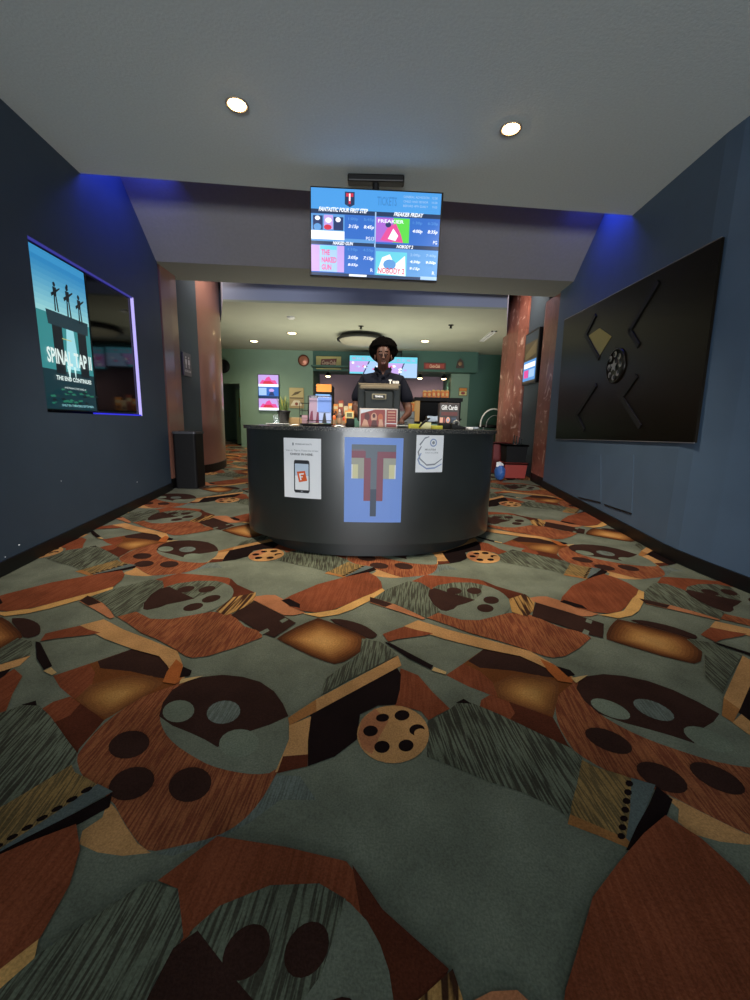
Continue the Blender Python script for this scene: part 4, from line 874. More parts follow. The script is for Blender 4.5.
# =================================================================== CASHIER
def skin_mesh(nodes, edges, sub=2):
    """nodes {name: ((x,y,z),(rx,ry))}; returns a bmesh grown round the skeleton"""
    names = list(nodes); me = bpy.data.meshes.new('skeleton'); me.from_pydata([nodes[n][0] for n in names], [(names.index(a), names.index(b)) for a, b in edges], [])
    o = bpy.data.objects.new('skeleton', me); C.objects.link(o)
    sk = o.modifiers.new('skin', 'SKIN'); sk.use_smooth_shade = True
    for i, n in enumerate(names): me.skin_vertices[0].data[i].radius = nodes[n][1]
    me.skin_vertices[0].data[0].use_root = True
    ss = o.modifiers.new('sub', 'SUBSURF'); ss.levels = sub; ss.render_levels = sub
    bpy.context.view_layer.update(); dg = bpy.context.evaluated_depsgraph_get(); m2 = bpy.data.meshes.new_from_object(o.evaluated_get(dg))
    vs = [v.co.copy() for v in m2.vertices]; fs = [list(p.vertices) for p in m2.polygons]
    bpy.data.objects.remove(o); bpy.data.meshes.remove(m2); return vs, fs
M_skin = mat('brown_skin', '43291f', .55, spec=.3); M_skin2 = mat('brown_skin_lips', '4a2622', .45); M_shirt = mat('navy_polo', '10121b', .9, spec=.1, bump=.05, scale=80); M_hair = mat('black_hair', '050404', 1, spec=.03, bump=.6, scale=90)
M_pants = mat('black_trousers', '0c0c10', .85); M_eye = mat('eye_white', '3c2c24', .4); M_pup = mat('pupil', '050404', .2)
yp = 4.22; xp = at(383, 365, yp).x; PB = Vector((xp, yp, fz(yp)))
TP = Matrix.Translation(PB)
per = thing('person', PB, 'person in a dark navy polo shirt with a rounded afro behind the till, looking down', 'person')
N_ = {'pelvis': ((0, 0, .95), (.15, .11)), 'waist': ((0, .0, 1.08), (.135, .10)), 'chest': ((0, .0, 1.32), (.155, .11)), 'upper': ((0, .01, 1.455), (.13, .09)), 'neck0': ((0, .005, 1.52), (.064, .060)), 'neck': ((0, -.02, 1.555), (.055, .056)),
      'jaw': ((0, -.065, 1.60), (.056, .060)), 'face': ((0, -.05, 1.655), (.074, .086)), 'skull': ((0, -.025, 1.72), (.072, .085)), 'crown': ((0, 0, 1.765), (.045, .05))}
E_ = [('pelvis', 'waist'), ('waist', 'chest'), ('chest', 'upper'), ('upper', 'neck0'), ('neck0', 'neck'), ('neck', 'jaw'), ('jaw', 'face'), ('face', 'skull'), ('skull', 'crown')]
for s, n in ((-1, 'l'), (1, 'r')):
    N_.update({n+'sh': ((s*.16, .01, 1.435), (.062, .062)), n+'el': ((s*.262, -.03, 1.17), (.043, .045)), n+'fo': ((s*.255, -.13, 1.12), (.038, .036)), n+'wr': ((s*.19, -.27, 1.06), (.025, .02)), n+'pa': ((s*.17, -.33, 1.035), (.036, .016)),
               n+'hi': ((s*.09, 0, .86), (.085, .09)), n+'kn': ((s*.10, -.02, .50), (.055, .058)), n+'an': ((s*.11, .02, .09), (.036, .04)), n+'to': ((s*.125, -.14, .035), (.04, .03))})
    E_ += [('upper', n+'sh'), (n+'sh', n+'el'), (n+'el', n+'fo'), (n+'fo', n+'wr'), (n+'wr', n+'pa'), ('pelvis', n+'hi'), (n+'hi', n+'kn'), (n+'kn', n+'an'), (n+'an', n+'to')]
    for k, (dx, ln) in enumerate(((-.027, .062), (-.009, .074), (.009, .070), (.026, .055))):
        b = Vector((s*.17+dx*s, -.345, 1.03)); m1 = b+Vector((0, -ln*.5, .006)); m2 = b+Vector((0, -ln, -.012))
        for q, (pp, rr_) in enumerate(((b, .0095), (m1, .0085), (m2, .0075))): N_['%sf%d%d' % (n, k, q)] = (tuple(pp), (rr_, rr_))
        E_ += [(n+'pa', '%sf%d0' % (n, k)), ('%sf%d0' % (n, k), '%sf%d1' % (n, k)), ('%sf%d1' % (n, k), '%sf%d2' % (n, k))]
    N_[n+'t0'] = ((s*.135, -.315, 1.03), (.011, .011)); N_[n+'t1'] = ((s*.115, -.345, 1.022), (.009, .009)); E_ += [(n+'pa', n+'t0'), (n+'t0', n+'t1')]
vs, fs = skin_mesh(N_, E_)
mb = MB(); mb.add(vs, fs, M_skin, TP, True)
# facial features, in the same mesh
TP0 = TP; TP = TP0 @ Matrix.Translation((0, -.016, -.022))
mb.ball((0, -.128, 1.645), (.017, .018, .013), M_skin, 8, TP); mb.tube([(0, -.108, 1.70), (0, -.120, 1.665), (0, -.128, 1.65)], [.007, .009, .011], M_skin, 8, TP)
mb.ball((0, -.112, 1.607), (.026, .012, .006), M_skin2, 8, TP); mb.ball((0, -.110, 1.597), (.024, .012, .007), M_skin2, 8, TP)
for s in (-1, 1):
    mb.ball((s*.03, -.108, 1.688), (.014, .010, .009), M_skin, 8, TP); mb.tube([(s*.018, -.1165, 1.682), (s*.03, -.1185, 1.680), (s*.042, -.114, 1.682)], .0022, M_pup, 5, TP)
    mb.tube([(s*.045, -.105, 1.706), (s*.03, -.118, 1.71), (s*.014, -.119, 1.706)], .0045, M_hair, 6, TP); mb.ball((s*.077, -.02, 1.665), (.010, .02, .03), M_skin, 8, TP)
mb.build('body', per); TP = TP0
# afro
bm = bmesh.new(); bmesh.ops.create_icosphere(bm, subdivisions=5, radius=1)
for v in bm.verts:
    n = v.co.normalized(); d = 1+.07*noise.noise(n*4)+.05*noise.noise(n*11)+.03*noise.noise(n*26)
    p = Vector((n.x*.138, n.y*.125, n.z*.124))*d
    if n.y < -.45 and n.z < .15: p.y *= .6
    if n.z < -.3: p.x *= 1-.12*(-n.z-.3)
    v.co = p+Vector((0, .018, 1.722))
mb = MB(); mb.bm(bm, M_hair, TP, True); mb.build('hair', per)
# polo shirt with short sleeves
S_ = {'w0': ((0, 0, .96), (.185, .135)), 'w1': ((0, 0, 1.10), (.175, .13)), 'c': ((0, 0, 1.32), (.185, .135)), 'u': ((0, .01, 1.455), (.155, .105)), 'n': ((0, .01, 1.525), (.082, .078))}
Es = [('w0', 'w1'), ('w1', 'c'), ('c', 'u'), ('u', 'n')]
for s, n in ((-1, 'l'), (1, 'r')):
    S_.update({n+'s': ((s*.165, .01, 1.43), (.078, .074)), n+'m': ((s*.228, -.01, 1.31), (.075, .074)), n+'e': ((s*.262, -.02, 1.205), (.068, .07))}); Es += [('u', n+'s'), (n+'s', n+'m'), (n+'m', n+'e')]
vs, fs = skin_mesh(S_, Es); mb = MB(); mb.add(vs, fs, M_shirt, TP, True); shirt = mb.build('polo_shirt', per)
mb = MB()
for s in (-1, 1): mb.add([(s*.004, -.128, 1.475), (s*.075, -.10, 1.50), (s*.09, .03, 1.545), (s*.075, .03, 1.575), (s*.066, -.075, 1.55), (s*.02, -.115, 1.515)], [(0, 1, 2, 3, 4, 5) if s > 0 else (5, 4, 3, 2, 1, 0)], M_shirt, TP)
mb.tube([(-.075, .06, 1.55), (0, .09, 1.56), (.075, .06, 1.55)], .016, M_shirt, 8, TP); mb.build('collar', shirt)
mb = MB(); Mw = mat('logo_white', 'e8e4dc', .6); Fb = lambda x, y, d: TP @ Vector((.055+.10*x, -.145-.012*(1-x)-d, 1.43-.045*y))
art(mb, Fb, [('t', 'T', 0, .0, .32, 1, Mw, .05), ('r', .4, .25, .66, .75, Mw), ('r', .70, .25, .98, .75, Mw), ('r', .47, .4, .6, .5, M_shirt), ('r', .76, .4, .9, .5, M_shirt)], .004); mb.build('chest_logo', shirt)
T_ = {'p': ((0, 0, .97), (.165, .125))}; Et = []
for s, n in ((-1, 'l'), (1, 'r')):
    T_.update({n+'h': ((s*.09, 0, .84), (.10, .105)), n+'k': ((s*.10, -.02, .50), (.075, .08)), n+'a': ((s*.11, .015, .10), (.06, .065))}); Et += [('p', n+'h'), (n+'h', n+'k'), (n+'k', n+'a')]
vs, fs = skin_mesh(T_, Et); mb = MB(); mb.add(vs, fs, M_pants, TP, True); mb.build('trousers', per)
for s in (-1, 1):
    mb = MB(); mb.rbox((s*.12-.045, -.19, .012), (s*.12+.045, .09, .085), .03, M_bin, TP, 3); mb.build('shoe', per)

# =================================================================== LOBBY BACKGROUND
def wallbox(name, u0, v0, u1, v1, y, label, cat, m_body, items, depth=.05, group=None, body='housing', front='display'):
    a, b = at(u0, v0, y), at(u1, v1, y); x0, x1, z1, z0 = min(a.x, b.x), max(a.x, b.x), max(a.z, b.z), min(a.z, b.z)
    t = thing(name, ((x0+x1)/2, y, (z0+z1)/2), label, cat, group); mb = MB(); mb.rbox((x0, y, z0), (x1, y+depth, z1), .008, m_body); mb.build(body, t)
    mb = MB(); art(mb, frame((x0+.015, y, z1-.015), (x1-x0-.03, 0, 0), (0, 0, -(z1-z0-.03)), (0, -1, 0)), items, .0008, .0006); mb.build(front, t); return t
yb = YB-.055
poster3 = []
for k, y0 in enumerate((0, .335, .67)):
    poster3 += [('r', 0, y0, 1, y0+.32, E_lp if k != 1 else E_bl), ('r', 0, y0+.26, 1, y0+.335, EW if k != 1 else E_nv)]
    if k != 1: poster3 += [('p', [(.05, y0+.26), (.2, y0+.14), (.32, y0+.16), (.4, y0+.08), (.55, y0+.05), (.66, y0+.15), (.85, y0+.15), (.95, y0+.26)], E_pk), ('c', .52, y0+.08, .06, .03, E_pk), ('p', [(.2, y0+.26), (.3, y0+.18), (.6, y0+.17), (.8, y0+.26)], E_rd)]
    else: poster3 += [('r', .02, y0+.03, .4, y0+.24, E_pl), ('c', .65, y0+.1, .13, .05, E_lp), ('p', [(.5, y0+.25), (.6, y0+.14), (.72, y0+.14), (.8, y0+.25)], E_dk)]
wallbox('tall_menu_screen', 257.5, 374, 279.5, 411, yb, 'tall pink and blue lit screen on the green back wall, right of the doorway', 'screen', M_bez, poster3)
wallbox('notice_board', 289, 387.5, 304, 408.5, YB-.03, 'tan two-picture notice on the green wall between the tall screen and the drinks recess', 'notice', mat('notice_tan', 'b0a070', .6),
        [('r', 0, .0, 1, .48, mat('notice_cream', 'c0ae7c', .6)), ('r', 0, .52, 1, 1, mat('notice_sand', 'a8946a', .6)), ('p', [(.1, .4), (.4, .2), (.9, .12), (.6, .3)], mat('notice_brown', '5e5034', .6)), ('r', .0, .47, 1, .53, mat('notice_brown', '5e5034')), ('p', [(.05, .9), (.3, .62), (.7, .62), (.95, .9)], mat('notice_white', 'd8d0b8', .6)), ('c', .5, .8, .12, .08, mat('notice_rust', '8a4a34', .6))], .028, body='backing', front='print')
# wall speaker at the left edge
p = at(222.5, 366, YB-.2); mb = MB(); M_ = Matrix.Translation((p.x, YB-.01, p.z)) @ Matrix.Rotation(PI/2, 4, 'X')
t = thing('wall_speaker', (p.x, YB-.05, p.z), 'small dark round wall speaker high on the green wall beside the terracotta column', 'speaker')
mb.lathe([(.10, 0), (.13, .05), (.17, .14), (.16, .16), (.02, .15)], M_bin, M_, 24); mb.build('cone', t)
# round copper medallion
p = at(303.5, 360.5, YB-.04); t = thing('round_medallion', (p.x, YB-.03, p.z), 'round copper coloured medallion on the green wall left of the yellow sign', 'wall ornament')
M_ = Matrix.Translation((p.x, YB-.002, p.z)) @ Matrix.Rotation(PI/2, 4, 'X')
mb = MB(); mb.lathe([(.13, 0), (.145, .015), (.145, .03), (.115, .04)], mat('medallion_rim', '6a3a2a', .4, .3), M_, 28, cap=False); mb.build('rim', t)
mb = MB(); mb.lathe([(.118, .03), (.08, .045), (.001, .05)], mat('medallion_copper', 'b87860', .35, .4), M_, 28, cap=False); mb.build('face', t)
# signs on the header
yh = YB-.35
wallbox('drinks_sign', 316, 356, 341, 369.5, YB-.05, 'yellow framed drinks sign with a dark red name, above the left end of the recess', 'sign', mat('sign_yellow', 'b8ac68', .5),
        [('p', [(.2, .2), (.85, .12), (.8, .75), (.15, .85)], mat('sign_maroon', '6e3426', .5)), ('t', 'Coca-Cola', .22, .3, .8, .66, mat('sign_pale', 'd8b898', .5), .03, .3)], .048, body='board', front='lettering')
wallbox('drinks_sign', 424, 362.5, 445.5, 369.5, yh-.03, 'long red drinks sign on the dark green header, right of the menu screens', 'sign', mat('sign_red_dark', '6e2a22', .5),
        [('r', .05, .1, .95, .9, mat('sign_red', '9e3a2c', .5)), ('t', 'Coca-Cola', .25, .2, .75, .85, mat('sign_pale', 'd8b898', .5), .03, .3)], .028, body='board', front='lettering')
p = at(460, 364, yh); t = thing('triangular_ornament', (p.x, yh-.02, p.z), 'small dark brown ornament on the dark green header near its right end', 'wall ornament')
mb = MB(); M_ = Matrix.Translation((p.x, yh-.001, p.z)) @ Matrix.Rotation(PI/2, 4, 'X'); mb.prism([(-.1, -.1), (.1, -.1), (.07, .06), (0, .13), (-.07, .06)], 0, .03, mat('ornament_brown', '3c2a20', .5), M_); mb.build('plaque', t)
mb = MB(); mb.lathe([(.05, .03), (.045, .04), (.001, .042)], mat('ornament_copper', '8a6a4c', .4), M_, 16, cap=False); mb.build('boss', t)
wallbox('small_sign', 459, 387.5, 467, 396, YB-.045, 'small orange and white sign on the green pillar right of the popcorn warmer', 'sign', mat('sign_brown', '6a5a40', .5),
        [('r', 0, 0, 1, .4, mat('sign_orange', 'd98a34')), ('r', 0, .45, 1, 1, mat('sign_cream', 'd8cc88')), ('c', .5, .7, .3, .2, Dr)], .02, body='backing', front='print')
# two menu screens above the recess
for (u0, u1, va, vb, lab) in ((349, 383, 354.5, 375, 'bright cyan and pink menu screen above the recess, left of the cashier\'s head'), (383.9, 417.5, 356, 379, 'bright cyan and pink menu screen above the recess, right of the cashier\'s head')):
    a, b = at(u0, va, yh-.15), at(u1, vb, yh-.15); its = [('r', 0, 0, 1, 1, E_lp), ('r', 0, 0, 1, .3, E_cy), ('r', 0, .9, 1, 1, E_cy), ('p', [(.42, 1), (.6, .3), (1, .3), (1, 1)], E_pl), ('p', [(.40, 1), (.58, .3), (.62, .3), (.44, 1)], E_dk)]
    r_ = random.Random(int(u0))
    for i in range(6): its.append(('t', 'FRESH'[i % 5]+'NACK'[i % 4]+'S', .08+.15*i, .10, .18+.15*i, .22, E_lp if i % 2 else E_pk))
    for i in range(12): x, y = r_.uniform(.05, .85), r_.uniform(.36, .82); its.append(('c', x, y, r_.uniform(.03, .06), r_.uniform(.03, .07), r_.choice((E_pk, EW, EW, E_pl, E_lp))))
    t = thing('menu_screen', ((a.x+b.x)/2, yh-.15, (a.z+b.z)/2), lab, 'screen', 'menu screens above the concession recess'); x0, x1, z1, z0 = a.x, b.x, a.z, b.z
    mb = MB(); mb.rbox((x0, yh-.15, z0), (x1, yh-.09, z1), .01, M_bez); mb.build('housing', t)
    mb = MB(); art(mb, frame((x0+.02, yh-.15, z1-.02), (x1-x0-.04, 0, 0), (0, 0, -(z1-z0-.04)), (0, -1, 0)), its, .001, .0008); mb.build('display', t)
    mb = MB(); mb.box(((x0+x1)/2-.06, yh-.092, (z0+z1)/2-.06), ((x0+x1)/2+.06, yh-.001, (z0+z1)/2+.06), M_mount); mb.build('bracket', t)
# spotlights under the header, aimed at the mauve wall
for u, v, lab in ((328, 373, 'small spotlight under the header below the yellow drinks sign'), (420, 375, 'small spotlight under the header just right of the menu screens'), (444, 376, 'small spotlight under the header above the popcorn boxes')):
    p = at(u, v, YB+.35); zt = hz-.002 if True else 0
    t = thing('header_spotlight', (p.x, YB+.35, hz), lab, 'spotlight', 'spotlights under the green header'); T = Matrix.Translation((p.x, YB+.35, 0))
    mb = MB(); mb.lathe([(.02, hz+.10), (.02, hz-.01), (.06, hz-.02), (.075, hz-.09), (.07, hz-.09)], M_bin, T, 16, cap=False); mb.build('shade', t)
    mb = MB(); mb.ball((p.x, YB+.35, hz-.085), (.065, .065, .035), M_lens2, 10); mb.build('bulb', t)
    l = bpy.data.lights.new('lamp', 'SPOT'); l.energy = 32; l.color = (1, .84, .66); l.spot_size = math.radians(120); l.spot_blend = 1; l.shadow_soft_size = .05
    o = bpy.data.objects.new('lamp', l); C.objects.link(o); o.parent = t; o.location = (0, 0, -.13); o.rotation_euler = (math.radians(40), 0, 0)
rc = MB(); rc.box((rx0, YB-.349, hz+.06), (rx1, YB+1.3, hz+.1), M_dgreen); struct('trim_4', rc)
# back counter with drink machines
yc = 9.6; zc = 1.40; bc = thing('back_counter', (.1, yc, fz(yc)), 'long dark back counter under the mauve recess', 'counter')
mb = MB(); mb.box((rx0+.05, yc-.35, fz(yc)+.05), (rx1-.1, yc+.35, zc-.04), M_dgreen); mb.build('body', bc); mb = MB(); mb.rbox((rx0, yc-.4, zc-.04), (rx1-.05, yc+.36, zc), .008, M_bin); mb.build('worktop', bc)
mb = MB(); mb.box((rx0+.1, yc-.3, fz(yc)-.0), (rx1-.15, yc+.3, fz(yc)+.05), M_base); mb.build('plinth', bc)
def P2(u, v, y): return at(u, v, y)
# drinks dispenser: black cabinet, orange header, blue lit front
a, b = P2(314, 383, 9.4), P2(333, 410, 9.4); t = thing('drinks_dispenser', ((a.x+b.x)/2, 9.5, zc), 'black drinks dispenser with orange header and pale blue front behind the blue flyer', 'drinks dispenser')
mb = MB(); mb.rbox((a.x+.01, 9.4, zc), (b.x-.01, 9.8, a.z-.05), .02, M_bin); mb.build('cabinet', t)
q0, q1 = P2(316.5, 384, 9.36), P2(331.5, 392, 9.36); mb = MB(); mb.rbox((q0.x, 9.34, q1.z), (q1.x, 9.4, q0.z), .01, mat('header_orange', 'e08a3c', .5)); mb.build('header', t)
q0, q1 = P2(315.5, 394, 9.36), P2(330, 402, 9.36); mb = MB(); mb.rbox((q0.x, 9.34, q1.z), (q1.x, 9.4, q0.z), .01, E_lb)
art(mb, frame((q0.x, 9.34, q0.z), (q1.x-q0.x, 0, 0), (0, 0, q1.z-q0.z), (0, -1, 0)), [('r', .05, .1, .95, .5, E_pl), ('t', 'ICE COLD', .1, .55, .9, .9, EW, .03)]); mb.build('front_panel', t)
for k in range(3):
    x = q0.x+.08+k*.10; mb = MB(); mb.lathe([(.02, zc+.16), (.025, zc+.20), (.03, zc+.24)], M_mount, Matrix.Translation((x, 9.36, 0)), 10); mb.build('nozzle', t)
# snack jars and packs on the back counter
snk = [(336, .10, .26, 'c87838'), (341, .11, .34, '8f4030'), (346, .10, .22, 'b8a088'), (351, .12, .28, 'd88a40')]
for k, (u, ww, hh_, col) in enumerate(snk):
    p = P2(u, 410, 9.45); t = thing('snack_box', (p.x, 9.45, zc), ['amber snack box on the back counter, nearest the drinks dispenser', 'tall brick red snack box on the back counter, second from the dispenser', 'short beige snack box on the back counter, third from the dispenser', 'orange snack box on the back counter, farthest from the dispenser'][k], 'box', 'snack boxes on the back counter')
    mb = MB(); mb.rbox((p.x-ww/2, 9.40, zc), (p.x+ww/2, 9.50, zc+hh_), .005, mat('pack_'+col, col, .5)); mb.build('carton', t)
    mb = MB(); art(mb, frame((p.x-ww/2, 9.40, zc+hh_), (ww, 0, 0), (0, 0, -hh_), (0, -1, 0)), [('r', .1, .2, .9, .42, mat('pack_label', 'c0b08c', .5)), ('c', .5, .7, .25, .14, Dm)]); mb.build('front_print', t)
# near prep counter right of the cashier with the food warmer
ym_ = 6.2; pc_ = thing('prep_counter', (.75, ym_, fz(ym_)), 'low grey prep counter behind the right half of the black counter', 'counter'); zp_ = 1.23
mb = MB(); mb.box((.22, ym_-.38, fz(ym_)+.04), (1.38, ym_+.40, zp_-.03), mat('prep_grey', '4a4e50', .5)); mb.build('body', pc_); mb = MB(); mb.rbox((.2, ym_-.42, zp_-.03), (1.4, ym_+.42, zp_), .006, mat('steel', '8d9294', .3, .8)); mb.build('worktop', pc_)
mb = MB(); mb.box((.26, ym_-.24, fz(ym_)-.012), (1.34, ym_+.28, fz(ym_)+.04), M_base); mb.build('plinth', pc_)
a, b = P2(415.5, 397.5, 6.2), P2(459, 420, 6.2); x0, x1, z1 = a.x, b.x, a.z
wm = thing('food_warmer', ((x0+x1)/2, 6.3, zp_), 'black box-shaped food warmer with a glowing open side, right of the cashier', 'food warmer')
mb = MB(); bk = M_bin
mb.box((x0, 6.12, zp_+.03), (x1, 6.55, zp_+.06), bk); mb.box((x0-.02, 6.10, z1-.05), (x1+.02, 6.57, z1), bk); mb.box((x0+.06, 6.53, zp_+.06), (x1, 6.55, z1-.05), bk); mb.box((x1-.2, 6.12, zp_+.06), (x1, 6.53, z1-.05), bk); mb.build('cabinet', wm)
mb = MB(); mb.box((x0, 6.12, zp_+.06), (x0+.06, 6.53, z1-.05), mat('warm_glow', 'd8a860', .5, em=.45)); mb.build('lit_side', wm)
for sx in (x0+.05, x1-.05):
    mb = MB(); mb.lathe([(.025, zp_+.001), (.02, zp_+.03)], M_mount, Matrix.Translation((sx, 6.2, 0)), 12); mb.build('foot', wm)
mb = MB(); mb.box((x0+.18, 6.2, zp_+.062), (x0+.42, 6.4, zp_+.14), mat('tray_steel', '9aa0a4', .3, .8)); mb.build('tray', wm)
# popcorn boxes on the warmer
M_pb = mat('popcorn_orange', 'e07a26', .5); M_pc = mat('popcorn_cream', 'e8c070', .7)
def popcorn(x, y, z, ww, hh_, label, group):
    t = thing('popcorn_box', (x, y, z), label, 'popcorn box', group); T = Matrix.Translation((x, y, z)); k = .8
    mb = MB(); n = 4; vs = [(sx*ww/2*k, sy*ww/2*k, 0) for sx, sy in ((-1,-1),(1,-1),(1,1),(-1,1))]+[(sx*ww/2, sy*ww/2, hh_) for sx, sy in ((-1,-1),(1,-1),(1,1),(-1,1))]
    mb.add(vs, [(0, 3, 2, 1)]+[(i, (i+1) % 4, 4+(i+1) % 4, 4+i) for i in range(4)]+[(4, 5, 6, 7)], M_pb, T)
    art(mb, frame((x-ww/2, y-ww/2, z+hh_), (ww, 0, 0), (0, 0, -hh_*.9), (0, -1, 0)), [('c', .5, .5, .24, .28, M_pc)], .004); mb.build('carton', t)
    mb = MB(); r_ = random.Random(int(x*1000))
    for i in range(9): mb.ball((x+r_.uniform(-.3, .3)*ww, y+r_.uniform(-.3, .3)*ww, z+hh_+.006), .016, M_pc, 4)
    mb.build('popcorn', t)
for k, u in enumerate((424.5, 429, 433.5, 438, 442.5, 446.5)):
    p = P2(u, 397, 6.26); popcorn(p.x, 6.26, z1, .063, .085+.012*(k > 1), 'orange popcorn box on the food warmer, %s' % ['leftmost of six', 'second from the left', 'third from the left', 'third from the right', 'second from the right', 'rightmost of six'][k], 'popcorn boxes on the food warmer')
# grey drawer unit and single popcorn tub by the cashier's arm
a, b = P2(401, 411, 5.85), P2(416.5, 426, 5.85); dw = thing('drawer_unit', ((a.x+b.x)/2, 5.97, zp_), 'grey drawer unit under the single popcorn box, beside the cashier\'s arm', 'drawers')
mb = MB(); mb.rbox((a.x-.06, 5.86, zp_), (b.x-.03, 6.08, a.z), .006, mat('drawer_grey', '70787c', .4)); mb.build('carcass', dw)
for k in range(2):
    zz = zp_+.01+k*(a.z-zp_-.02)/2; mb = MB(); mb.rbox((a.x-.05, 5.848, zz), (b.x-.04, 5.86, zz+(a.z-zp_)/2-.02), .003, mat('drawer_front', '8b9498', .4)); d_ = mb.build('drawer', dw); mb = MB(); mb.box(((a.x+b.x)/2-.06, 5.835, zz+.02), ((a.x+b.x)/2-.02, 5.848, zz+.03), M_mount); mb.build('handle', d_)
p = P2(411, 410, 5.95); popcorn(p.x, 5.95, a.z, .09, .11, 'single popcorn box on the grey drawers beside the cashier\'s arm', None)
# white bent tube rail of a high stool at the right end
ys = 9.75; hoop = thing('stool', (2.62, ys, fz(ys)), 'white tubular stool back curving up behind the right end of the counter', 'stool')
M_wt = mat('white_tube', 'd8d8d4', .3); M_gt = mat('grey_tube', '888c8c', .3)
def arc(u0, v0, u1, v1, y, m, r_, name):
    A_, B_ = P2(u0, v0, y), P2(u1, v1, y); pts = []; W = (B_.x-A_.x)
    for i in range(13): a_ = PI*i/12; pts.append((A_.x+W*(1-math.cos(a_)), y, A_.z+(B_.z-A_.z)*math.sin(a_)))
    mb = MB(); mb.tube([(A_.x, y, fz(y)+.72)]+pts+[(pts[-1][0], y, fz(y)+.72)], r_, m, 10); mb.build(name, hoop); return A_.x, pts[-1][0]
xa, xb = arc(480.5, 424, 494, 409, ys, M_wt, .017, 'backrest_hoop'); arc(486, 426, 495, 415.5, ys-.01, M_gt, .009, 'inner_hoop')
mb = MB(); cx_ = (xa+xb)/2; ysd = ys+.25; T = Matrix.Translation((cx_, ysd, 0)); mb.lathe([(.001, fz(ys)+.70), (.26, fz(ys)+.705), (.28, fz(ys)+.73), (.27, fz(ys)+.77), (.001, fz(ys)+.775)], M_bin, T, 24, cap=False); mb.build('seat', hoop)
for sx, sy in ((-1, -1), (1, -1), (1, 1), (-1, 1)):
    mb = MB(); y_ = ysd+sy*.24; mb.tube([(cx_+sx*.2, ysd+sy*.2, fz(ys)+.71), (cx_+sx*.24, y_, fz(y_)+.004)], .014, M_gt, 8); mb.build('leg', hoop)

# =================================================================== BINS BY THE RIGHT COLUMN
def crate(name, x0, x1, y0, y1, z0, h, m, label, cat, group=None, lip=True):
    t = thing(name, ((x0+x1)/2, (y0+y1)/2, z0), label, cat, group); mb = MB(); k = .02
    bot = [(x0+k, y0+k), (x1-k, y0+k), (x1-k, y1-k), (x0+k, y1-k)]; top = [(x0, y0), (x1, y0), (x1, y1), (x0, y1)]; inn = [(x0+.02, y0+.02), (x1-.02, y0+.02), (x1-.02, y1-.02), (x0+.02, y1-.02)]
    zb = z0 if callable(z0) else None
    vs = [(x, y, z0) for x, y in bot]+[(x, y, z0+h) for x, y in top]+[(x, y, z0+h) for x, y in inn]+[(x, y, z0+h*.35) for x, y in inn]
    fs = [(0, 3, 2, 1)]+[(o+i, o+(i+1) % 4, o+4+(i+1) % 4, o+4+i) for o in (0, 4, 8) for i in range(4)]+[(12, 13, 14, 15)]
    mb.add(vs, fs, m); mb.build('tub', t)
    if lip:
        mb = MB(); mb.prism([(x0-.012, y0-.012), (x1+.012, y0-.012), (x1+.012, y1+.012), (x0-.012, y1+.012), (x0-.012, y0-.012), (x0, y0), (x0, y1), (x1, y1), (x1, y0), (x0, y0)], z0+h-.03, z0+h-.005, m, cap=False)
        for (ax, ay, bx_, by) in ((x0-.012, y0-.012, x1+.012, y0), (x0-.012, y1, x1+.012, y1+.012), (x0-.012, y0, x0, y1), (x1, y0, x1+.012, y1)): mb.box((ax, ay, z0+h-.03), (bx_, by, z0+h-.005), m)
        mb.build('rim', t)
    return t
M_rb = mat('red_plastic', 'a0382f', .45); M_rd2 = mat('dark_red_plastic', '7c2a2a', .45)
crate('red_bin', 2.17, 2.55, 6.98, 7.36, fz(7.36)+.003, .26, M_rb, 'bright red plastic bin on the carpet at the foot of the right marble pillars', 'bin')
crate('black_bin', 2.19, 2.55, 7.02, 7.36, fz(7.36)+.266, .30, M_bin, 'black plastic bin stacked on the bright red bin', 'bin')
crate('dark_red_bin', 2.10, 2.44, 7.48, 7.80, fz(7.8)+.003, .55, M_rd2, 'tall dark red bin behind the stacked bins, beside the marble column', 'bin')
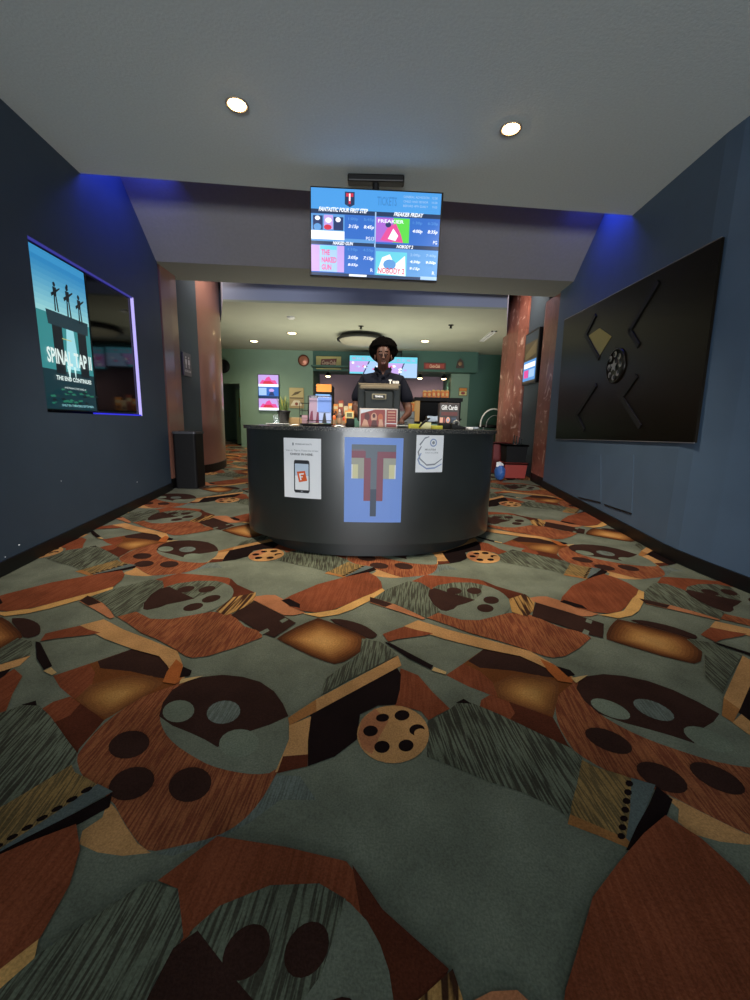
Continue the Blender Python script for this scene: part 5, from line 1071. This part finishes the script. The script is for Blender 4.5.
# bottles standing in the black bin
zt2 = fz(7.36)+.266+.30*.35+.004
for k, (u, hh_) in enumerate(((518, .34), (522, .33), (525.5, .31), (529, .28))):
    x = 2.36+k*.045; t = thing('dark_bottle', (x, 7.2, zt2), 'dark slim bottle standing in the black bin, %s' % ['leftmost of four', 'second from the left', 'third from the left', 'rightmost of four'][k], 'bottle', 'dark bottles in the black bin'); T = Matrix.Translation((x, 7.2, zt2))
    mb = MB(); mb.lathe([(.015, 0), (.017, .005), (.017, hh_*.62), (.009, hh_*.75), (.008, hh_*.95)], mat('bottle_green', '1c2c2c', .2), T, 12); mb.build('bottle', t)
    mb = MB(); mb.lathe([(.010, hh_*.95), (.010, hh_), (.001, hh_)], M_bin, T, 12, cap=False); mb.build('cap', t)
p = at(515, 444, 7.1); mb = MB(); bm = bmesh.new(); bmesh.ops.create_icosphere(bm, subdivisions=3, radius=1)
for v in bm.verts: n = v.co.normalized(); v.co = Vector((n.x*.07, n.y*.06, n.z*.055))*(1+.18*noise.noise(n*3))
mb.bm(bm, mat('peach_cloth', 'c08a78', .8), Matrix.Translation((p.x, 7.12, fz(7.36)+.266+.3*.35+.07)), True)
o = mb.build('crumpled_cloth', loc=(p.x, 7.12, zt2)); tag(o, 'crumpled peach cloth lying in the black bin in front of the dark bottles', 'cloth')
for v in o.data.vertices: v.co.z += .07
# blue bag with white paper
x0 = at(500, 470, 6.9).x; bm = bmesh.new(); bmesh.ops.create_icosphere(bm, subdivisions=4, radius=1)
for v in bm.verts:
    n = v.co.normalized(); q = Vector((n.x*.085, n.y*.10, n.z*.13))*(1+.12*noise.noise(n*3)+.05*noise.noise(n*9)); q.z = max(q.z, -.12); v.co = q
t = thing('plastic_bag', (x0, 6.9, fz(6.9)), 'blue plastic bag slumped on the carpet left of the bright red bin', 'bag'); mb = MB(); mb.bm(bm, mat('blue_film', '3c6cb8', .35), Matrix.Translation((x0, 6.9, fz(6.95)+.125)), True); mb.build('bag', t)
mb = MB(); c_ = Vector((x0-.02, 6.86, fz(6.9)+.25)); mb.add([c_+Vector(p_) for p_ in ((-.06, 0, -.02), (.05, 0, -.05), (.07, .03, .02), (.01, .02, .06), (-.05, .03, .05), (0, -.01, .0))], [(0, 1, 5), (1, 2, 5), (2, 3, 5), (3, 4, 5), (4, 0, 5)], Pw); mb.build('tissue', t)
